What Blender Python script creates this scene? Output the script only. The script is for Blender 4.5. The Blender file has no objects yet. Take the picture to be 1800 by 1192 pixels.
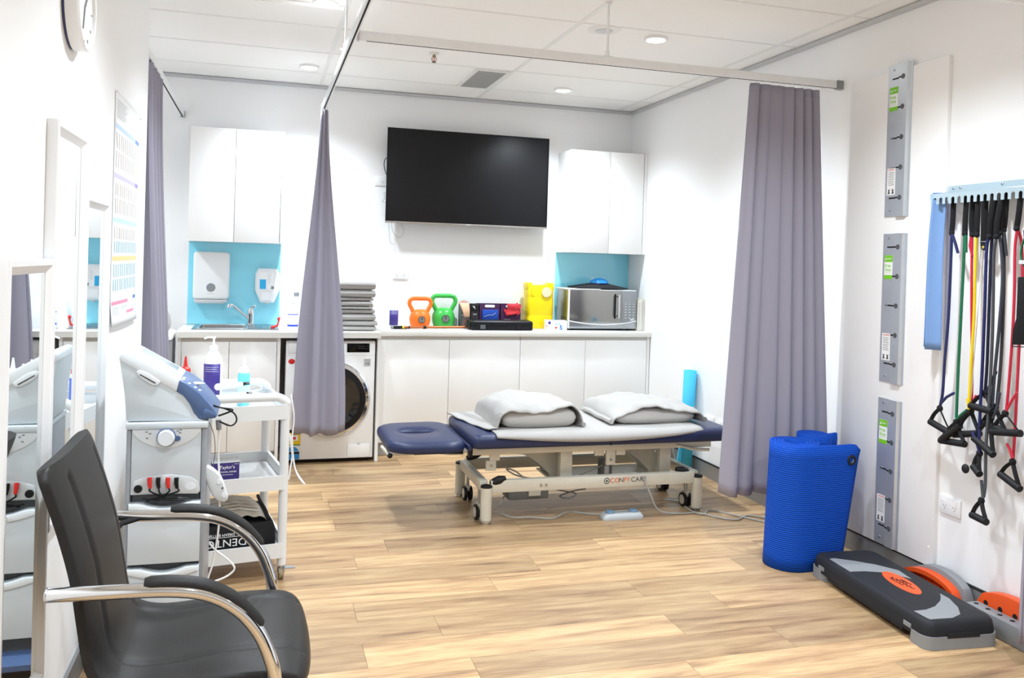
import bpy, bmesh, math, random
from mathutils import Vector, Matrix
R = random.Random(11)
SC = bpy.context.scene
COL = SC.collection
pi = math.pi

# ------------------------------------------------------------------ camera
FPX, YAW, PITCH, ROLL, CY, CAMH = 1489.54, .28595, .00629, -.029527, 469.69, 1.42
_f = Vector((math.sin(YAW)*math.cos(PITCH), math.cos(YAW)*math.cos(PITCH), -math.sin(PITCH)))
_r = Vector((math.cos(YAW), -math.sin(YAW), 0))
_d = _f.cross(_r)
RIGHT = math.cos(ROLL)*_r + math.sin(ROLL)*_d
DOWN = -math.sin(ROLL)*_r + math.cos(ROLL)*_d
FWD = _f
cam = bpy.data.cameras.new('camera')
cam.sensor_width = 36.0
cam.lens = FPX/1800*36
cam.shift_y = -(596-CY)/1800
cam.clip_start = .05
camo = bpy.data.objects.new('camera', cam)
COL.objects.link(camo)
camo.matrix_world = Matrix(((RIGHT.x, -DOWN.x, -FWD.x, 0), (RIGHT.y, -DOWN.y, -FWD.y, 0), (RIGHT.z, -DOWN.z, -FWD.z, CAMH), (0, 0, 0, 1)))
SC.camera = camo

def at(px, py, ax, val):
    """world point on the plane axis=val seen at photo pixel (px, py)"""
    d = RIGHT*((px-900)/FPX) + DOWN*((py-CY)/FPX) + FWD
    c = Vector((0, 0, CAMH))
    return c + d*((val-c[ax])/d[ax])

# ------------------------------------------------------------------ world, exposure
w = bpy.data.worlds.new('world'); SC.world = w
w.use_nodes = True
w.node_tree.nodes['Background'].inputs[0].default_value = (.9, .95, 1, 1)
w.node_tree.nodes['Background'].inputs[1].default_value = .6
SC.view_settings.view_transform = 'Standard'
SC.view_settings.look = 'None'
SC.view_settings.gamma = 1
SC.view_settings.use_curve_mapping = False
SC.view_settings.exposure = 0.45
LAMP_W = 105.0          # watts of each ceiling downlight
try:
    SC.cycles.max_bounces = 8
    SC.cycles.diffuse_bounces = 5
    SC.cycles.glossy_bounces = 4
    SC.cycles.transparent_max_bounces = 8
except Exception:
    pass

# ------------------------------------------------------------------ materials
def lin(h):
    if isinstance(h, str):
        h = h.lstrip('#'); c = [int(h[i:i+2], 16)/255 for i in (0, 2, 4)]
    else:
        c = [x/255 for x in h]
    return tuple((x/12.92 if x <= .04045 else ((x+.055)/1.055)**2.4) for x in c) + (1,)

MATS = {}
def mat(name, col, rough=.5, metal=0, var=.04, scale=30, bump=0, bscale=200, emit=0, alpha=1, trans=0, coat=0, ior=1.45, spec=None, stretch=None):
    if name in MATS: return MATS[name]
    m = bpy.data.materials.new(name); m.use_nodes = True
    nt = m.node_tree; b = nt.nodes['Principled BSDF']
    c = lin(col)
    b.inputs['Roughness'].default_value = rough
    b.inputs['Metallic'].default_value = metal
    b.inputs['IOR'].default_value = ior
    if spec is not None: b.inputs['Specular IOR Level'].default_value = spec
    if coat: b.inputs['Coat Weight'].default_value = coat
    if trans: b.inputs['Transmission Weight'].default_value = trans
    if alpha < 1: b.inputs['Alpha'].default_value = alpha
    tc = nt.nodes.new('ShaderNodeTexCoord')
    src = tc.outputs['Object']
    if stretch:
        mp = nt.nodes.new('ShaderNodeMapping'); mp.inputs['Scale'].default_value = stretch
        nt.links.new(src, mp.inputs['Vector']); src = mp.outputs['Vector']
    n = nt.nodes.new('ShaderNodeTexNoise'); n.inputs['Scale'].default_value = scale; n.inputs['Detail'].default_value = 4
    nt.links.new(src, n.inputs['Vector'])
    mx = nt.nodes.new('ShaderNodeMix'); mx.data_type = 'RGBA'
    lo = tuple(max(0, x*(1-var)) for x in c[:3])+(1,); hi = tuple(min(1, x*(1+var)) for x in c[:3])+(1,)
    mx.inputs['A'].default_value = lo; mx.inputs['B'].default_value = hi
    nt.links.new(n.outputs['Fac'], mx.inputs['Factor'])
    nt.links.new(mx.outputs['Result'], b.inputs['Base Color'])
    if bump:
        n2 = nt.nodes.new('ShaderNodeTexNoise'); n2.inputs['Scale'].default_value = bscale; n2.inputs['Detail'].default_value = 3
        nt.links.new(src, n2.inputs['Vector'])
        bp = nt.nodes.new('ShaderNodeBump'); bp.inputs['Strength'].default_value = bump; bp.inputs['Distance'].default_value = .002
        nt.links.new(n2.outputs['Fac'], bp.inputs['Height']); nt.links.new(bp.outputs['Normal'], b.inputs['Normal'])
    if emit:
        b.inputs['Emission Color'].default_value = c; b.inputs['Emission Strength'].default_value = emit
    MATS[name] = m
    return m

def m_floor():
    m = bpy.data.materials.new('oak_plank'); m.use_nodes = True
    nt = m.node_tree; b = nt.nodes['Principled BSDF']; L = nt.links; N = nt.nodes.new
    tc = N('ShaderNodeTexCoord'); oi = N('ShaderNodeObjectInfo')
    ad = N('ShaderNodeVectorMath'); ad.operation = 'MULTIPLY_ADD'
    cb = N('ShaderNodeCombineXYZ')
    mu = N('ShaderNodeMath'); mu.operation = 'MULTIPLY'; mu.inputs[1].default_value = 37.0
    L.new(oi.outputs['Random'], mu.inputs[0])
    L.new(mu.outputs[0], cb.inputs[0]); L.new(mu.outputs[0], cb.inputs[1])
    ad.inputs[1].default_value = (1, 1, 1)
    L.new(tc.outputs['Object'], ad.inputs[0]); L.new(cb.outputs[0], ad.inputs[2])
    mp = N('ShaderNodeMapping'); mp.inputs['Scale'].default_value = (1.1, 11, 1); L.new(ad.outputs[0], mp.inputs['Vector'])
    n1 = N('ShaderNodeTexNoise'); n1.inputs['Scale'].default_value = 1.6; n1.inputs['Detail'].default_value = 5; n1.inputs['Roughness'].default_value = .6; n1.inputs['Distortion'].default_value = .5
    L.new(mp.outputs[0], n1.inputs['Vector'])
    mp2 = N('ShaderNodeMapping'); mp2.inputs['Scale'].default_value = (4, 110, 1); L.new(ad.outputs[0], mp2.inputs['Vector'])
    n2 = N('ShaderNodeTexNoise'); n2.inputs['Scale'].default_value = 2; n2.inputs['Detail'].default_value = 4; L.new(mp2.outputs[0], n2.inputs['Vector'])
    cr = N('ShaderNodeValToRGB')
    e = cr.color_ramp.elements
    e[0].position = .26; e[0].color = lin((122, 90, 62)); e[1].position = .62; e[1].color = lin((206, 170, 118))
    k = cr.color_ramp.elements.new(.42); k.color = lin((178, 138, 92))
    L.new(n1.outputs['Fac'], cr.inputs[0])
    # per-plank tone
    hs = N('ShaderNodeHueSaturation'); hs.inputs['Saturation'].default_value = .9
    mr = N('ShaderNodeMapRange'); mr.inputs[3].default_value = .68; mr.inputs[4].default_value = 1.14; L.new(oi.outputs['Random'], mr.inputs[0])
    L.new(mr.outputs[0], hs.inputs['Value']); L.new(cr.outputs[0], hs.inputs['Color'])
    mx = N('ShaderNodeMix'); mx.data_type = 'RGBA'; mx.blend_type = 'MULTIPLY'
    mr2 = N('ShaderNodeMapRange'); mr2.inputs[1].default_value = .35; mr2.inputs[2].default_value = .6; mr2.inputs[3].default_value = .28; mr2.inputs[4].default_value = 0; L.new(n2.outputs['Fac'], mr2.inputs[0])
    L.new(mr2.outputs[0], mx.inputs['Factor']); L.new(hs.outputs[0], mx.inputs['A']); mx.inputs['B'].default_value = lin((120, 90, 66))
    L.new(mx.outputs['Result'], b.inputs['Base Color'])
    b.inputs['Roughness'].default_value = .38
    bp = N('ShaderNodeBump'); bp.inputs['Strength'].default_value = .12; bp.inputs['Distance'].default_value = .001
    L.new(n2.outputs['Fac'], bp.inputs['Height']); L.new(bp.outputs['Normal'], b.inputs['Normal'])
    return m

def m_ribbed():
    m = mat('blue_foam', (12, 72, 176), .7, spec=.2, var=.06, scale=60)
    nt = m.node_tree; b = nt.nodes['Principled BSDF']
    tc = nt.nodes.new('ShaderNodeTexCoord')
    wv = nt.nodes.new('ShaderNodeTexWave'); wv.bands_direction = 'Z'; wv.inputs['Scale'].default_value = 33
    nt.links.new(tc.outputs['Object'], wv.inputs['Vector'])
    bp = nt.nodes.new('ShaderNodeBump'); bp.inputs['Strength'].default_value = .6; bp.inputs['Distance'].default_value = .003
    nt.links.new(wv.outputs['Fac'], bp.inputs['Height']); nt.links.new(bp.outputs['Normal'], b.inputs['Normal'])
    return m

# paints and finishes
WALL = mat('wall_paint', (246, 247, 248), .55, var=.01, scale=3, bump=.03, bscale=150)
CEIL = mat('ceiling_tile_board', (250, 250, 249), .9, var=.03, scale=160, bump=.12, bscale=260)
TEE = mat('tee_white', (236, 237, 236), .5)
TRIM = mat('grey_trim', (198, 200, 202), .45)
SKIRT = mat('aluminium_skirting', (150, 152, 153), .4, .5, stretch=(1, 1, 60))
PANEL = mat('white_panel', (247, 247, 247), .5, var=.01)
LAM = mat('white_laminate', (244, 244, 243), .28, var=.008)
STONE = mat('cream_worktop', (232, 231, 226), .2, var=.02, scale=90)
SPLASH = mat('blue_glass', (146, 228, 249), .06, var=.01, coat=.6)
CURT = mat('grey_curtain', (150, 147, 162), .85, var=.05, scale=240, bump=.15, bscale=900)
STEEL = mat('brushed_steel', (170, 174, 178), .28, 1, var=.08, stretch=(1, 1, 30))
GALV = mat('galvanised', (210, 217, 224), .42, .75, var=.1, scale=12)
CHROME = mat('chrome', (225, 227, 230), .06, 1, var=.01)
ALU = mat('white_aluminium', (236, 238, 240), .4, .1)
WPL = mat('white_plastic', (240, 241, 242), .35, var=.01)
LGP = mat('light_grey_plastic', (206, 209, 211), .4, var=.02)
GPL = mat('grey_plastic', (140, 144, 147), .45)
DGP = mat('dark_grey_plastic', (84, 87, 90), .5)
BLK = mat('black_plastic', (22, 22, 25), .42, spec=.3, var=.1)
BLKR = mat('black_rubber', (16, 16, 19), .6, var=.1)
BLKF = mat('black_fabric', (17, 17, 21), .85, var=.2, scale=300, bump=.2, bscale=900)
BLKM = mat('black_slot', (14, 15, 17), .8)
SCREEN = mat('black_screen', (7, 7, 9), .035, var=.02, spec=.25)
DGLASS = mat('dark_door_glass', (18, 20, 21), .06, coat=.5)
WHT = mat('printed_white', (246, 246, 246), .5, var=.005)
RED = mat('red_plastic', (216, 44, 40), .4)
ORG = mat('orange_plastic', (247, 118, 34), .38)
ORGD = mat('orange_shell', (224, 82, 30), .42)
GRN = mat('green_vinyl', (62, 178, 74), .3)
YEL = mat('yellow_plastic', (250, 222, 12), .35)
PURP = mat('purple_print', (66, 52, 138), .4)
LEATH = mat('black_leather', (36, 34, 33), .44, spec=.28, var=.08, scale=40, bump=.22, bscale=420)
NAVY = mat('navy_vinyl', (34, 44, 80), .38, var=.05, bump=.08, bscale=500)
CREAM = mat('cream_steel', (214, 210, 196), .35, .1)
TOWEL = mat('white_towel', (177, 174, 171), .95, var=.06, scale=120, bump=.9, bscale=700)
GTOW = mat('grey_towel', (178, 175, 172), .95, var=.1, scale=120, bump=.9, bscale=700)
PILW = mat('pillow_linen', (196, 194, 190), .8, var=.02, bump=.1, bscale=300)
DEV = mat('device_grey', (207, 214, 219), .38, var=.01)
DEVW = mat('device_white', (232, 237, 241), .3, var=.01)
DEVB = mat('device_blue', (84, 106, 146), .35, var=.03)
CYAN = mat('cyan_foam', (70, 188, 226), .75, var=.03)
BLUEF = m_ribbed()
CORDW = mat('white_cord', (236, 236, 236), .45)
CORDG = mat('grey_cord', (170, 170, 165), .5)
COPPER = mat('copper_shaft', (176, 98, 56), .28, .7)
MIRROR = mat('mirror_glass', (236, 241, 242), .01, 1, var=0)
FRAMEW = mat('mirror_frame_white', (236, 236, 237), .35, var=.01)
PAPER = mat('poster_paper', (240, 242, 243), .3, var=.01)
STEPD = mat('step_charcoal', (38, 39, 43), .55, spec=.22, var=.08, bump=.2, bscale=600)
STEPG = mat('step_grey', (132, 134, 137), .55, var=.05, bump=.2, bscale=600)
PLANK = m_floor()

# ------------------------------------------------------------------ mesh builder
def wloc(o):
    v = Vector((0, 0, 0))
    while o is not None:
        v = v + o.location; o = o.parent
    return v

def tag(o, label=None, cat=None, group=None, kind=None):
    if label: o['label'] = label
    if cat: o['category'] = cat
    if group: o['group'] = group
    if kind: o['kind'] = kind
    return o

def thing(name, label, cat, loc=(0, 0, 0), rz=0, group=None):
    o = bpy.data.objects.new(name, None); COL.objects.link(o)
    o.empty_display_size = .05
    o.location = loc; o.rotation_euler = (0, 0, rz)
    return tag(o, label, cat, group)

class MB:
    def __init__(s): s.v = []; s.f = []
    def add(s, vs, fs):
        k = len(s.v); s.v += [tuple(x) for x in vs]; s.f += [tuple(i+k for i in f) for f in fs]; return s
    def box(s, x0, x1, y0, y1, z0, z1):
        return s.add([(x0, y0, z0), (x1, y0, z0), (x1, y1, z0), (x0, y1, z0), (x0, y0, z1), (x1, y0, z1), (x1, y1, z1), (x0, y1, z1)],
                     [(0, 3, 2, 1), (4, 5, 6, 7), (0, 1, 5, 4), (1, 2, 6, 5), (2, 3, 7, 6), (3, 0, 4, 7)])
    def prism(s, poly, ax, a, b, poly2=None):
        n = len(poly); vs = []
        for val, pl in ((a, poly), (b, poly2 or poly)):
            for p in pl:
                q = [p[0], p[1]]; q.insert(ax, val); vs.append(q)
        return s.add(vs, [tuple(range(n)), tuple(range(2*n-1, n-1, -1))]+[(i, (i+1) % n, n+(i+1) % n, n+i) for i in range(n)])
    def loft(s, rings, cap=True, closed=True):
        n = len(rings[0]); vs = [p for r in rings for p in r]; fs = []
        for k in range(len(rings)-1):
            for i in range(n if closed else n-1):
                j = (i+1) % n
                fs.append((k*n+i, k*n+j, (k+1)*n+j, (k+1)*n+i))
        if cap and closed: fs += [tuple(range(n-1, -1, -1)), tuple(range((len(rings)-1)*n, len(rings)*n))]
        return s.add(vs, fs)
    def cyl(s, p0, p1, r0, r1=None, n=16):
        return s.tube([p0, p1], [r0, r0 if r1 is None else r1], n)
    def tube(s, pts, r, n=8, closed=False, flat=1.0):
        pts = [Vector(p) for p in pts]; m = len(pts)
        rs = r if isinstance(r, (list, tuple)) else [r]*m
        rings = []; prev = None
        for i, p in enumerate(pts):
            if closed: t = pts[(i+1) % m]-pts[i-1]
            else: t = pts[min(i+1, m-1)]-pts[max(i-1, 0)]
            t.normalize()
            if prev is None:
                u = t.orthogonal().normalized()
            else:
                u = prev-t*prev.dot(t)
                u = u.normalized() if u.length > 1e-6 else t.orthogonal().normalized()
            prev = u; v = t.cross(u)
            rings.append([p+u*(rs[i]*math.cos(2*pi*k/n))+v*(rs[i]*flat*math.sin(2*pi*k/n)) for k in range(n)])
        if closed: rings.append(rings[0])
        return s.loft(rings, cap=not closed)
    def lathe(s, prof, c=(0, 0, 0), n=24, ax=2):
        rings = []
        for r, h in prof:
            ring = []
            for k in range(n):
                a = 2*pi*k/n; q = [r*math.cos(a), r*math.sin(a)]; q.insert(ax, h)
                ring.append((q[0]+c[0], q[1]+c[1], q[2]+c[2]))
            rings.append(ring)
        return s.loft(rings, cap=False)
    def ball(s, c, rx, ry=None, rz=None, n=14, m=8):
        ry = ry or rx; rz = rz or rx
        rings = [[(c[0]+rx*math.sin(a)*math.cos(2*pi*k/n), c[1]+ry*math.sin(a)*math.sin(2*pi*k/n), c[2]-rz*math.cos(a)) for k in range(n)]
                 for a in [max(.02, pi*i/m) if i < m else pi-.02 for i in range(m+1)]]
        return s.loft(rings)
    def grid(s, fn, nu, nv):
        vs = [fn(i/(nu-1), j/(nv-1)) for j in range(nv) for i in range(nu)]
        return s.add(vs, [(j*nu+i, j*nu+i+1, (j+1)*nu+i+1, (j+1)*nu+i) for j in range(nv-1) for i in range(nu-1)])
    def build(s, name, m, parent=None, bevel=0, seg=2, smooth=True, local=False, solid=0, angle=35, sub=0, recalc=True):
        me = bpy.data.meshes.new(name)
        vs = [Vector(v) for v in s.v]
        loc = Vector((0, 0, 0))
        if parent is not None and not local:
            off = wloc(parent); vs = [v-off for v in vs]
        if parent is None:
            lo = Vector([min(v[i] for v in vs) for i in range(3)]); hi = Vector([max(v[i] for v in vs) for i in range(3)])
            loc = Vector(((lo.x+hi.x)/2, (lo.y+hi.y)/2, lo.z)); vs = [v-loc for v in vs]
        me.from_pydata(vs, [], s.f)
        bm = bmesh.new(); bm.from_mesh(me)
        bmesh.ops.remove_doubles(bm, verts=bm.verts, dist=1e-6)
        if recalc and not solid: bmesh.ops.recalc_face_normals(bm, faces=bm.faces)
        if bevel:
            ed = [e for e in bm.edges if len(e.link_faces) == 2 and e.calc_face_angle(0) > math.radians(30)]
            bmesh.ops.bevel(bm, geom=ed, offset=bevel, segments=seg, profile=.5, affect='EDGES', clamp_overlap=True)
        bm.to_mesh(me); bm.free()
        if smooth:
            me.shade_smooth(); me.set_sharp_from_angle(angle=math.radians(angle))
        me.materials.append(m)
        o = bpy.data.objects.new(name, me); COL.objects.link(o)
        o.location = loc
        if parent is not None: o.parent = parent
        if solid:
            md = o.modifiers.new('thickness', 'SOLIDIFY'); md.thickness = solid; md.offset = 0
        if sub:
            md = o.modifiers.new('smooth', 'SUBSURF'); md.levels = sub; md.render_levels = sub
        return o

def box(name, m, parent, x0, x1, y0, y1, z0, z1, bevel=0, **k):
    return MB().box(x0, x1, y0, y1, z0, z1).build(name, m, parent, bevel=bevel, **k)

def struct(o): o['kind'] = 'structure'; return o

def rrect(x0, x1, y0, y1, r, n=5):
    out = []
    for cx, cy, a0 in ((x1-r, y1-r, 0), (x0+r, y1-r, pi/2), (x0+r, y0+r, pi), (x1-r, y0+r, 1.5*pi)):
        out += [(cx+r*math.cos(a0+pi/2*i/n), cy+r*math.sin(a0+pi/2*i/n)) for i in range(n+1)]
    return out

def ell(cx, cy, rx, ry, n=24, rot=0):
    c, s = math.cos(rot), math.sin(rot)
    return [(cx+rx*math.cos(2*pi*i/n)*c-ry*math.sin(2*pi*i/n)*s, cy+rx*math.cos(2*pi*i/n)*s+ry*math.sin(2*pi*i/n)*c) for i in range(n)]

def smoothpath(pts, k=6):
    """Catmull-Rom through points"""
    P = [Vector(p) for p in pts]
    P = [P[0]*2-P[1]]+P+[P[-1]*2-P[-2]]
    out = []
    for i in range(1, len(P)-2):
        for j in range(k):
            t = j/k
            out.append(.5*((2*P[i])+(P[i+1]-P[i-1])*t+(2*P[i-1]-5*P[i]+4*P[i+1]-P[i+2])*t*t+(3*P[i]-P[i-1]-3*P[i+1]+P[i+2])*t**3))
    out.append(P[-2])
    return out

def text(s, size, m, parent, org, xd, yd, name='lettering', depth=.0006, local=False, squash=1.0):
    cu = bpy.data.curves.new('txt', 'FONT'); cu.body = s; cu.size = size; cu.extrude = depth
    cu.align_x = 'CENTER'; cu.align_y = 'CENTER'; cu.resolution_u = 3
    t = bpy.data.objects.new('txt', cu); COL.objects.link(t)
    dg = bpy.context.evaluated_depsgraph_get(); dg.update()
    me = bpy.data.meshes.new_from_object(t.evaluated_get(dg))
    bpy.data.objects.remove(t); bpy.data.curves.remove(cu)
    xd = Vector(xd).normalized(); yd = Vector(yd).normalized(); zd = xd.cross(yd)
    org = Vector(org)
    if not local: org = org-wloc(parent)
    for v in me.vertices:
        p = v.co.copy(); v.co = org+xd*(p.x*squash)+yd*p.y+zd*p.z
    me.materials.clear(); me.materials.append(m); me.name = name
    o = bpy.data.objects.new(name, me); COL.objects.link(o); o.parent = parent
    return o
# ------------------------------------------------------------------ room shell
XL, XR, YB, YF, XC, ZC, YE = -.56, 2.933, 6.53, -2.0, -2.0, 2.70, 4.48
def wall(name, *b): return struct(box(name, WALL, None, *b))
wall('wall_back', XC-.1, XR+.1, YB, YB+.1, 0, ZC+.05)
wall('wall_right', XR, XR+.1, YF, YB, 0, ZC+.05)
wall('wall_left', XL-.1, XL, YF, YE, 0, ZC+.05)
wall('wall_front', XL-.1, XR+.1, YF-.1, YF, 0, ZC+.05)
wall('wall_recess_side', XC-.1, XC, YE-.1, YB, 0, ZC+.05)
wall('wall_recess_front', XC, XL-.1, YE-.1, YE, 0, ZC+.05)

# floor: backing slab and single planks, 0.19 m rows along X
fl = struct(box('floor', mat('floor_joint', (96, 72, 52), .8), None, XC-.1, XR+.1, YF-.1, YB+.1, -.06, -.0035))
joints = {0: .386, 1: .69, 2: .39, 3: 1.01, 5: 1.67, 7: 1.355, 8: .40, 11: .37, 12: 1.117, 4: .05, 6: .62, 9: 1.0, 10: 1.62}
PL = 1.22
k0 = int((YF-2.93)//.19)
for k in range(k0, 20):
    y0, y1 = max(YF, 2.93+.19*k), min(YB, 2.93+.19*(k+1))
    if y1-y0 < .02: continue
    xa = XC if y0 > YE-.12 else XL
    j = joints.get(k, (k*.47) % PL)
    x = j-PL*math.ceil((j-xa)/PL)
    while x < XR:
        a, b = max(xa, x), min(XR, x+PL)
        if b-a > .01:
            m = MB().box(a+.0006, b-.0006, y0+.0006, y1-.0006, -.0035, 0)
            o = m.build('plank', PLANK, fl, smooth=False)
        x += PL

# ceiling: slab, tiles, tee bars
ce = struct(box('ceiling', CEIL, None, XC-.1, XR+.1, YF-.1, YB+.1, ZC+.02, ZC+.1))
mains = [-2.03, -.825, .38, 1.585, 2.79]
ys = [6.09-.62*i for i in range(0, 14)]
xe = sorted([XC]+[x for x in mains if x > XC]+[XR]); ye = sorted([YF]+[y for y in ys if y > YF]+[YB])
for i in range(len(xe)-1):
    for j in range(len(ye)-1):
        a, b, c, d = xe[i], xe[i+1], ye[j], ye[j+1]
        if d < YE-.05:
            if b <= XL-.02: continue
            a = max(a, XL)
        elif c < YE-.1 and a < XL-.1: c = YE
        box('ceiling_tile', CEIL, ce, a+.003, b-.003, c+.003, d-.003, ZC, ZC+.018, smooth=False)
for x in mains[1:]:
    a = YF if x > XL else YE
    box('tee_bar', TEE, ce, x-.012, x+.012, a, YB, ZC-.003, ZC+.001, smooth=False)
for y in ys:
    a = XL if y < YE else XC
    box('tee_bar', TEE, ce, a, XR, y-.006, y+.006, ZC-.0025, ZC+.001, smooth=False)
# shadow-line trims along the walls
struct(box('trim_1', TRIM, None, XC, XR, YB-.022, YB, ZC-.026, ZC-.004))
struct(box('trim_2', TRIM, None, XR-.022, XR, YF, YB-.022, ZC-.026, ZC-.004))
struct(box('trim_3', TRIM, None, XL, XL+.022, YF, YE, ZC-.026, ZC-.004))
# skirting and the raised sheet on the right wall
sk = struct(MB().box(XR-.014, XR, YF, 6.06, 0, .096).build('baseboard_right', SKIRT))
box('top_lip', BLKM, sk, XR-.016, XR, YF, 6.06, .096, .102)
struct(box('baseboard_left', SKIRT, None, XL, XL+.012, YF, YE, 0, .09))
struct(box('baseboard_front', SKIRT, None, XL+.02, XR-.02, YF, YF+.012, 0, .09))
wp = box('wall_panel', PANEL, None, XR-.02, XR, 3.09, 3.745, .104, 2.40, bevel=.0015)
struct(wp)
for y, z in ((3.12, 2.34), (3.12, .19), (3.71, 2.34), (3.12, 1.25)):
    MB().cyl((XR-.0215, y, z), (XR-.02, y, z), .006, n=12).build('screw_cover', WHT, wp)
# guessed dark glazed door, unseen behind the camera, added to darken the screen's reflection
dr = struct(box('unseen_door', DGP, None, XR-.03, XR-.001, -.9, .95, .0, 2.12))
box('door_glass', DGLASS, dr, XR-.036, XR-.03, -.8, .85, .12, 2.02)

# ------------------------------------------------------------------ ceiling fittings
LENS = mat('lamp_lens', (255, 255, 255), .3, emit=20)
def downlight(x, y, label):
    t = thing('downlight', label, 'downlight', (x, y, ZC-.012), group='recessed ceiling downlights')
    MB().lathe([(.054, -.004), (.060, -.004), (.064, .0), (.064, .012), (.054, .012), (.054, -.004)], n=32).build('trim_ring', WPL, t, local=True)
    MB().lathe([(.0, -.002), (.055, -.002), (.055, .004), (.0, .004)], n=32).build('lens', LENS, t, local=True)
    l = bpy.data.lights.new('lamp_light', 'SPOT'); l.energy = LAMP_W; l.color = (.83, .925, 1)
    l.spot_size = math.radians(137); l.spot_blend = 1.0; l.shadow_soft_size = .06
    lo = bpy.data.objects.new('lamp_light', l); COL.objects.link(lo); lo.parent = t; lo.location = (0, 0, -.03)
    return t
LAB = {(.265, 5.88): 'lit round downlight above the sink end of the worktop', (.265, 4.35): 'lit round downlight between the entry and the grey curtain track',
       (2.08, 5.88): 'lit round downlight in front of the wall screen and vent', (2.08, 4.35): 'lit round downlight next to the speaker disc above the treatment table'}
for y in (5.88, 4.35, 2.82, 1.29, -.24):
    for x in (.265, 2.08):
        downlight(x, y, LAB.get((x, y), 'lit round downlight in the open ceiling behind the curtain tracks'))
downlight(-1.5, 5.5, 'lit round downlight over the curtained side bay')

t = thing('ceiling_speaker', 'flush white round ceiling disc beside the track hanger', 'ceiling speaker', (1.75, 4.31, ZC-.006))
MB().lathe([(.0, 0), (.082, 0), (.09, .003), (.09, .006), (0, .006)], n=36).build('rim', TEE, t, local=True)
MB().lathe([(.0, -.003), (.045, -.003), (.05, .0), (0, .0)], n=28).build('cone_cover', LGP, t, local=True)

t = thing('fire_sprinkler', 'small brass fire sprinkler head hanging from ceiling', 'sprinkler', (.985, 5.2, ZC-.06))
MB().lathe([(.0, .06), (.03, .06), (.034, .056), (.012, .05), (.0, .05)], n=24).build('escutcheon', WPL, t, local=True)
BR = mat('brass', (150, 132, 104), .3, 1)
m = MB().cyl((0, 0, .035), (0, 0, .055), .009)
for sx in (-1, 1): m.tube([(sx*.007, 0, .04), (sx*.014, 0, .028), (sx*.013, 0, .016), (sx*.003, 0, .008)], .0025, 6)
m.build('frame', BR, t, local=True)
MB().cyl((0, 0, .008), (0, 0, .036), .003).build('bulb', RED, t, local=True)
MB().lathe([(0, .004), (.014, .003), (.014, .006), (0, .008)], n=16).build('deflector', BR, t, local=True)

t = thing('air_vent', 'grey egg-crate return air grille set into ceiling tiles', 'vent', (1.443, 5.78, ZC-.012))
m = MB()
for a in ((-.118, .118, -.30, -.275), (-.118, .118, .275, .30), (-.118, -.098, -.275, .275), (.098, .118, -.275, .275)): m.box(*a, 0, .012)
m.build('frame', TEE, t, local=True)
VENT = mat('vent_grey', (186, 187, 186), .6)
box('backing', mat('vent_dark', (140, 141, 142), .8), t, -.098, .098, -.275, .275, .008, .0115, local=True)
for i in range(26):
    y = -.27+.54*i/25
    box('slat', VENT, t, -.098, .098, y-.004, y+.004, .001, .008, local=True, smooth=False)

# ------------------------------------------------------------------ curtain tracks
RZ0, RZ1 = 2.392, 2.432
def rail_hanger(t, x, y):
    MB().tube([(x, y, RZ1), (x, y, RZ1+.05), (x, y, ZC-.004)], .006, 10).build('hanger_rod', ALU, t)
    MB().cyl((x, y, RZ1), (x, y, RZ1+.03), .011).build('hanger_clamp', ALU, t)
    MB().cyl((x, y, ZC-.012), (x, y, ZC-.003), .016).build('ceiling_cup', ALU, t)
    box('foot_plate', ALU, t, x-.025, x+.025, y-.013, y+.013, RZ1, RZ1+.004)
t = thing('curtain_track', 'white curtain track crossing the room above the treatment table', 'curtain track', (1.66, 3.85, RZ0))
box('rail', ALU, t, .385, 2.895, 3.838, 3.862, RZ0, RZ1, bevel=.003)
box('slot', BLKM, t, .42, 2.89, 3.846, 3.854, RZ0-.001, RZ0+.004)
box('end_cap', TRIM, t, .378, .388, 3.835, 3.865, RZ0-.002, RZ1+.001)
box('end_cap', GPL, t, 2.895, XR-.0005, 3.834, 3.866, RZ0-.004, RZ1+.001)
rail_hanger(t, 1.585, 3.85)
for i in range(9):
    x = 2.80+i*.011
    MB().tube([(x, 3.85, RZ0+.003), (x, 3.85, RZ0-.012), (x+.004, 3.85, RZ0-.02), (x, 3.85, RZ0-.027)], .0016, 5).build('glider_hook', WPL, t)
t = thing('curtain_track', 'long white curtain track running toward the back cupboards', 'curtain track', (.36, 4.0, RZ0))
box('rail', ALU, t, .348, .372, 2.0, 5.775, RZ0, RZ1, bevel=.003)
box('slot', BLKM, t, .356, .364, 2.0, 5.77, RZ0-.001, RZ0+.004)
box('end_cap', GPL, t, .346, .374, 5.775, 5.785, RZ0-.002, RZ1+.001)
rail_hanger(t, .36, 4.22); rail_hanger(t, .36, 2.3)
t = thing('curtain_track', 'short white curtain track ending at the back wall by the sink cupboard', 'curtain track', (-.58, 5.5, RZ0))
box('rail', ALU, t, -.592, -.568, 4.485, YB-.012, RZ0, RZ1, bevel=.003)
box('slot', BLKM, t, -.584, -.576, 4.49, YB-.02, RZ0-.001, RZ0+.004)
box('end_cap', GPL, t, -.595, -.565, YB-.012, YB-.0005, RZ0-.003, RZ1+.001)

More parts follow.
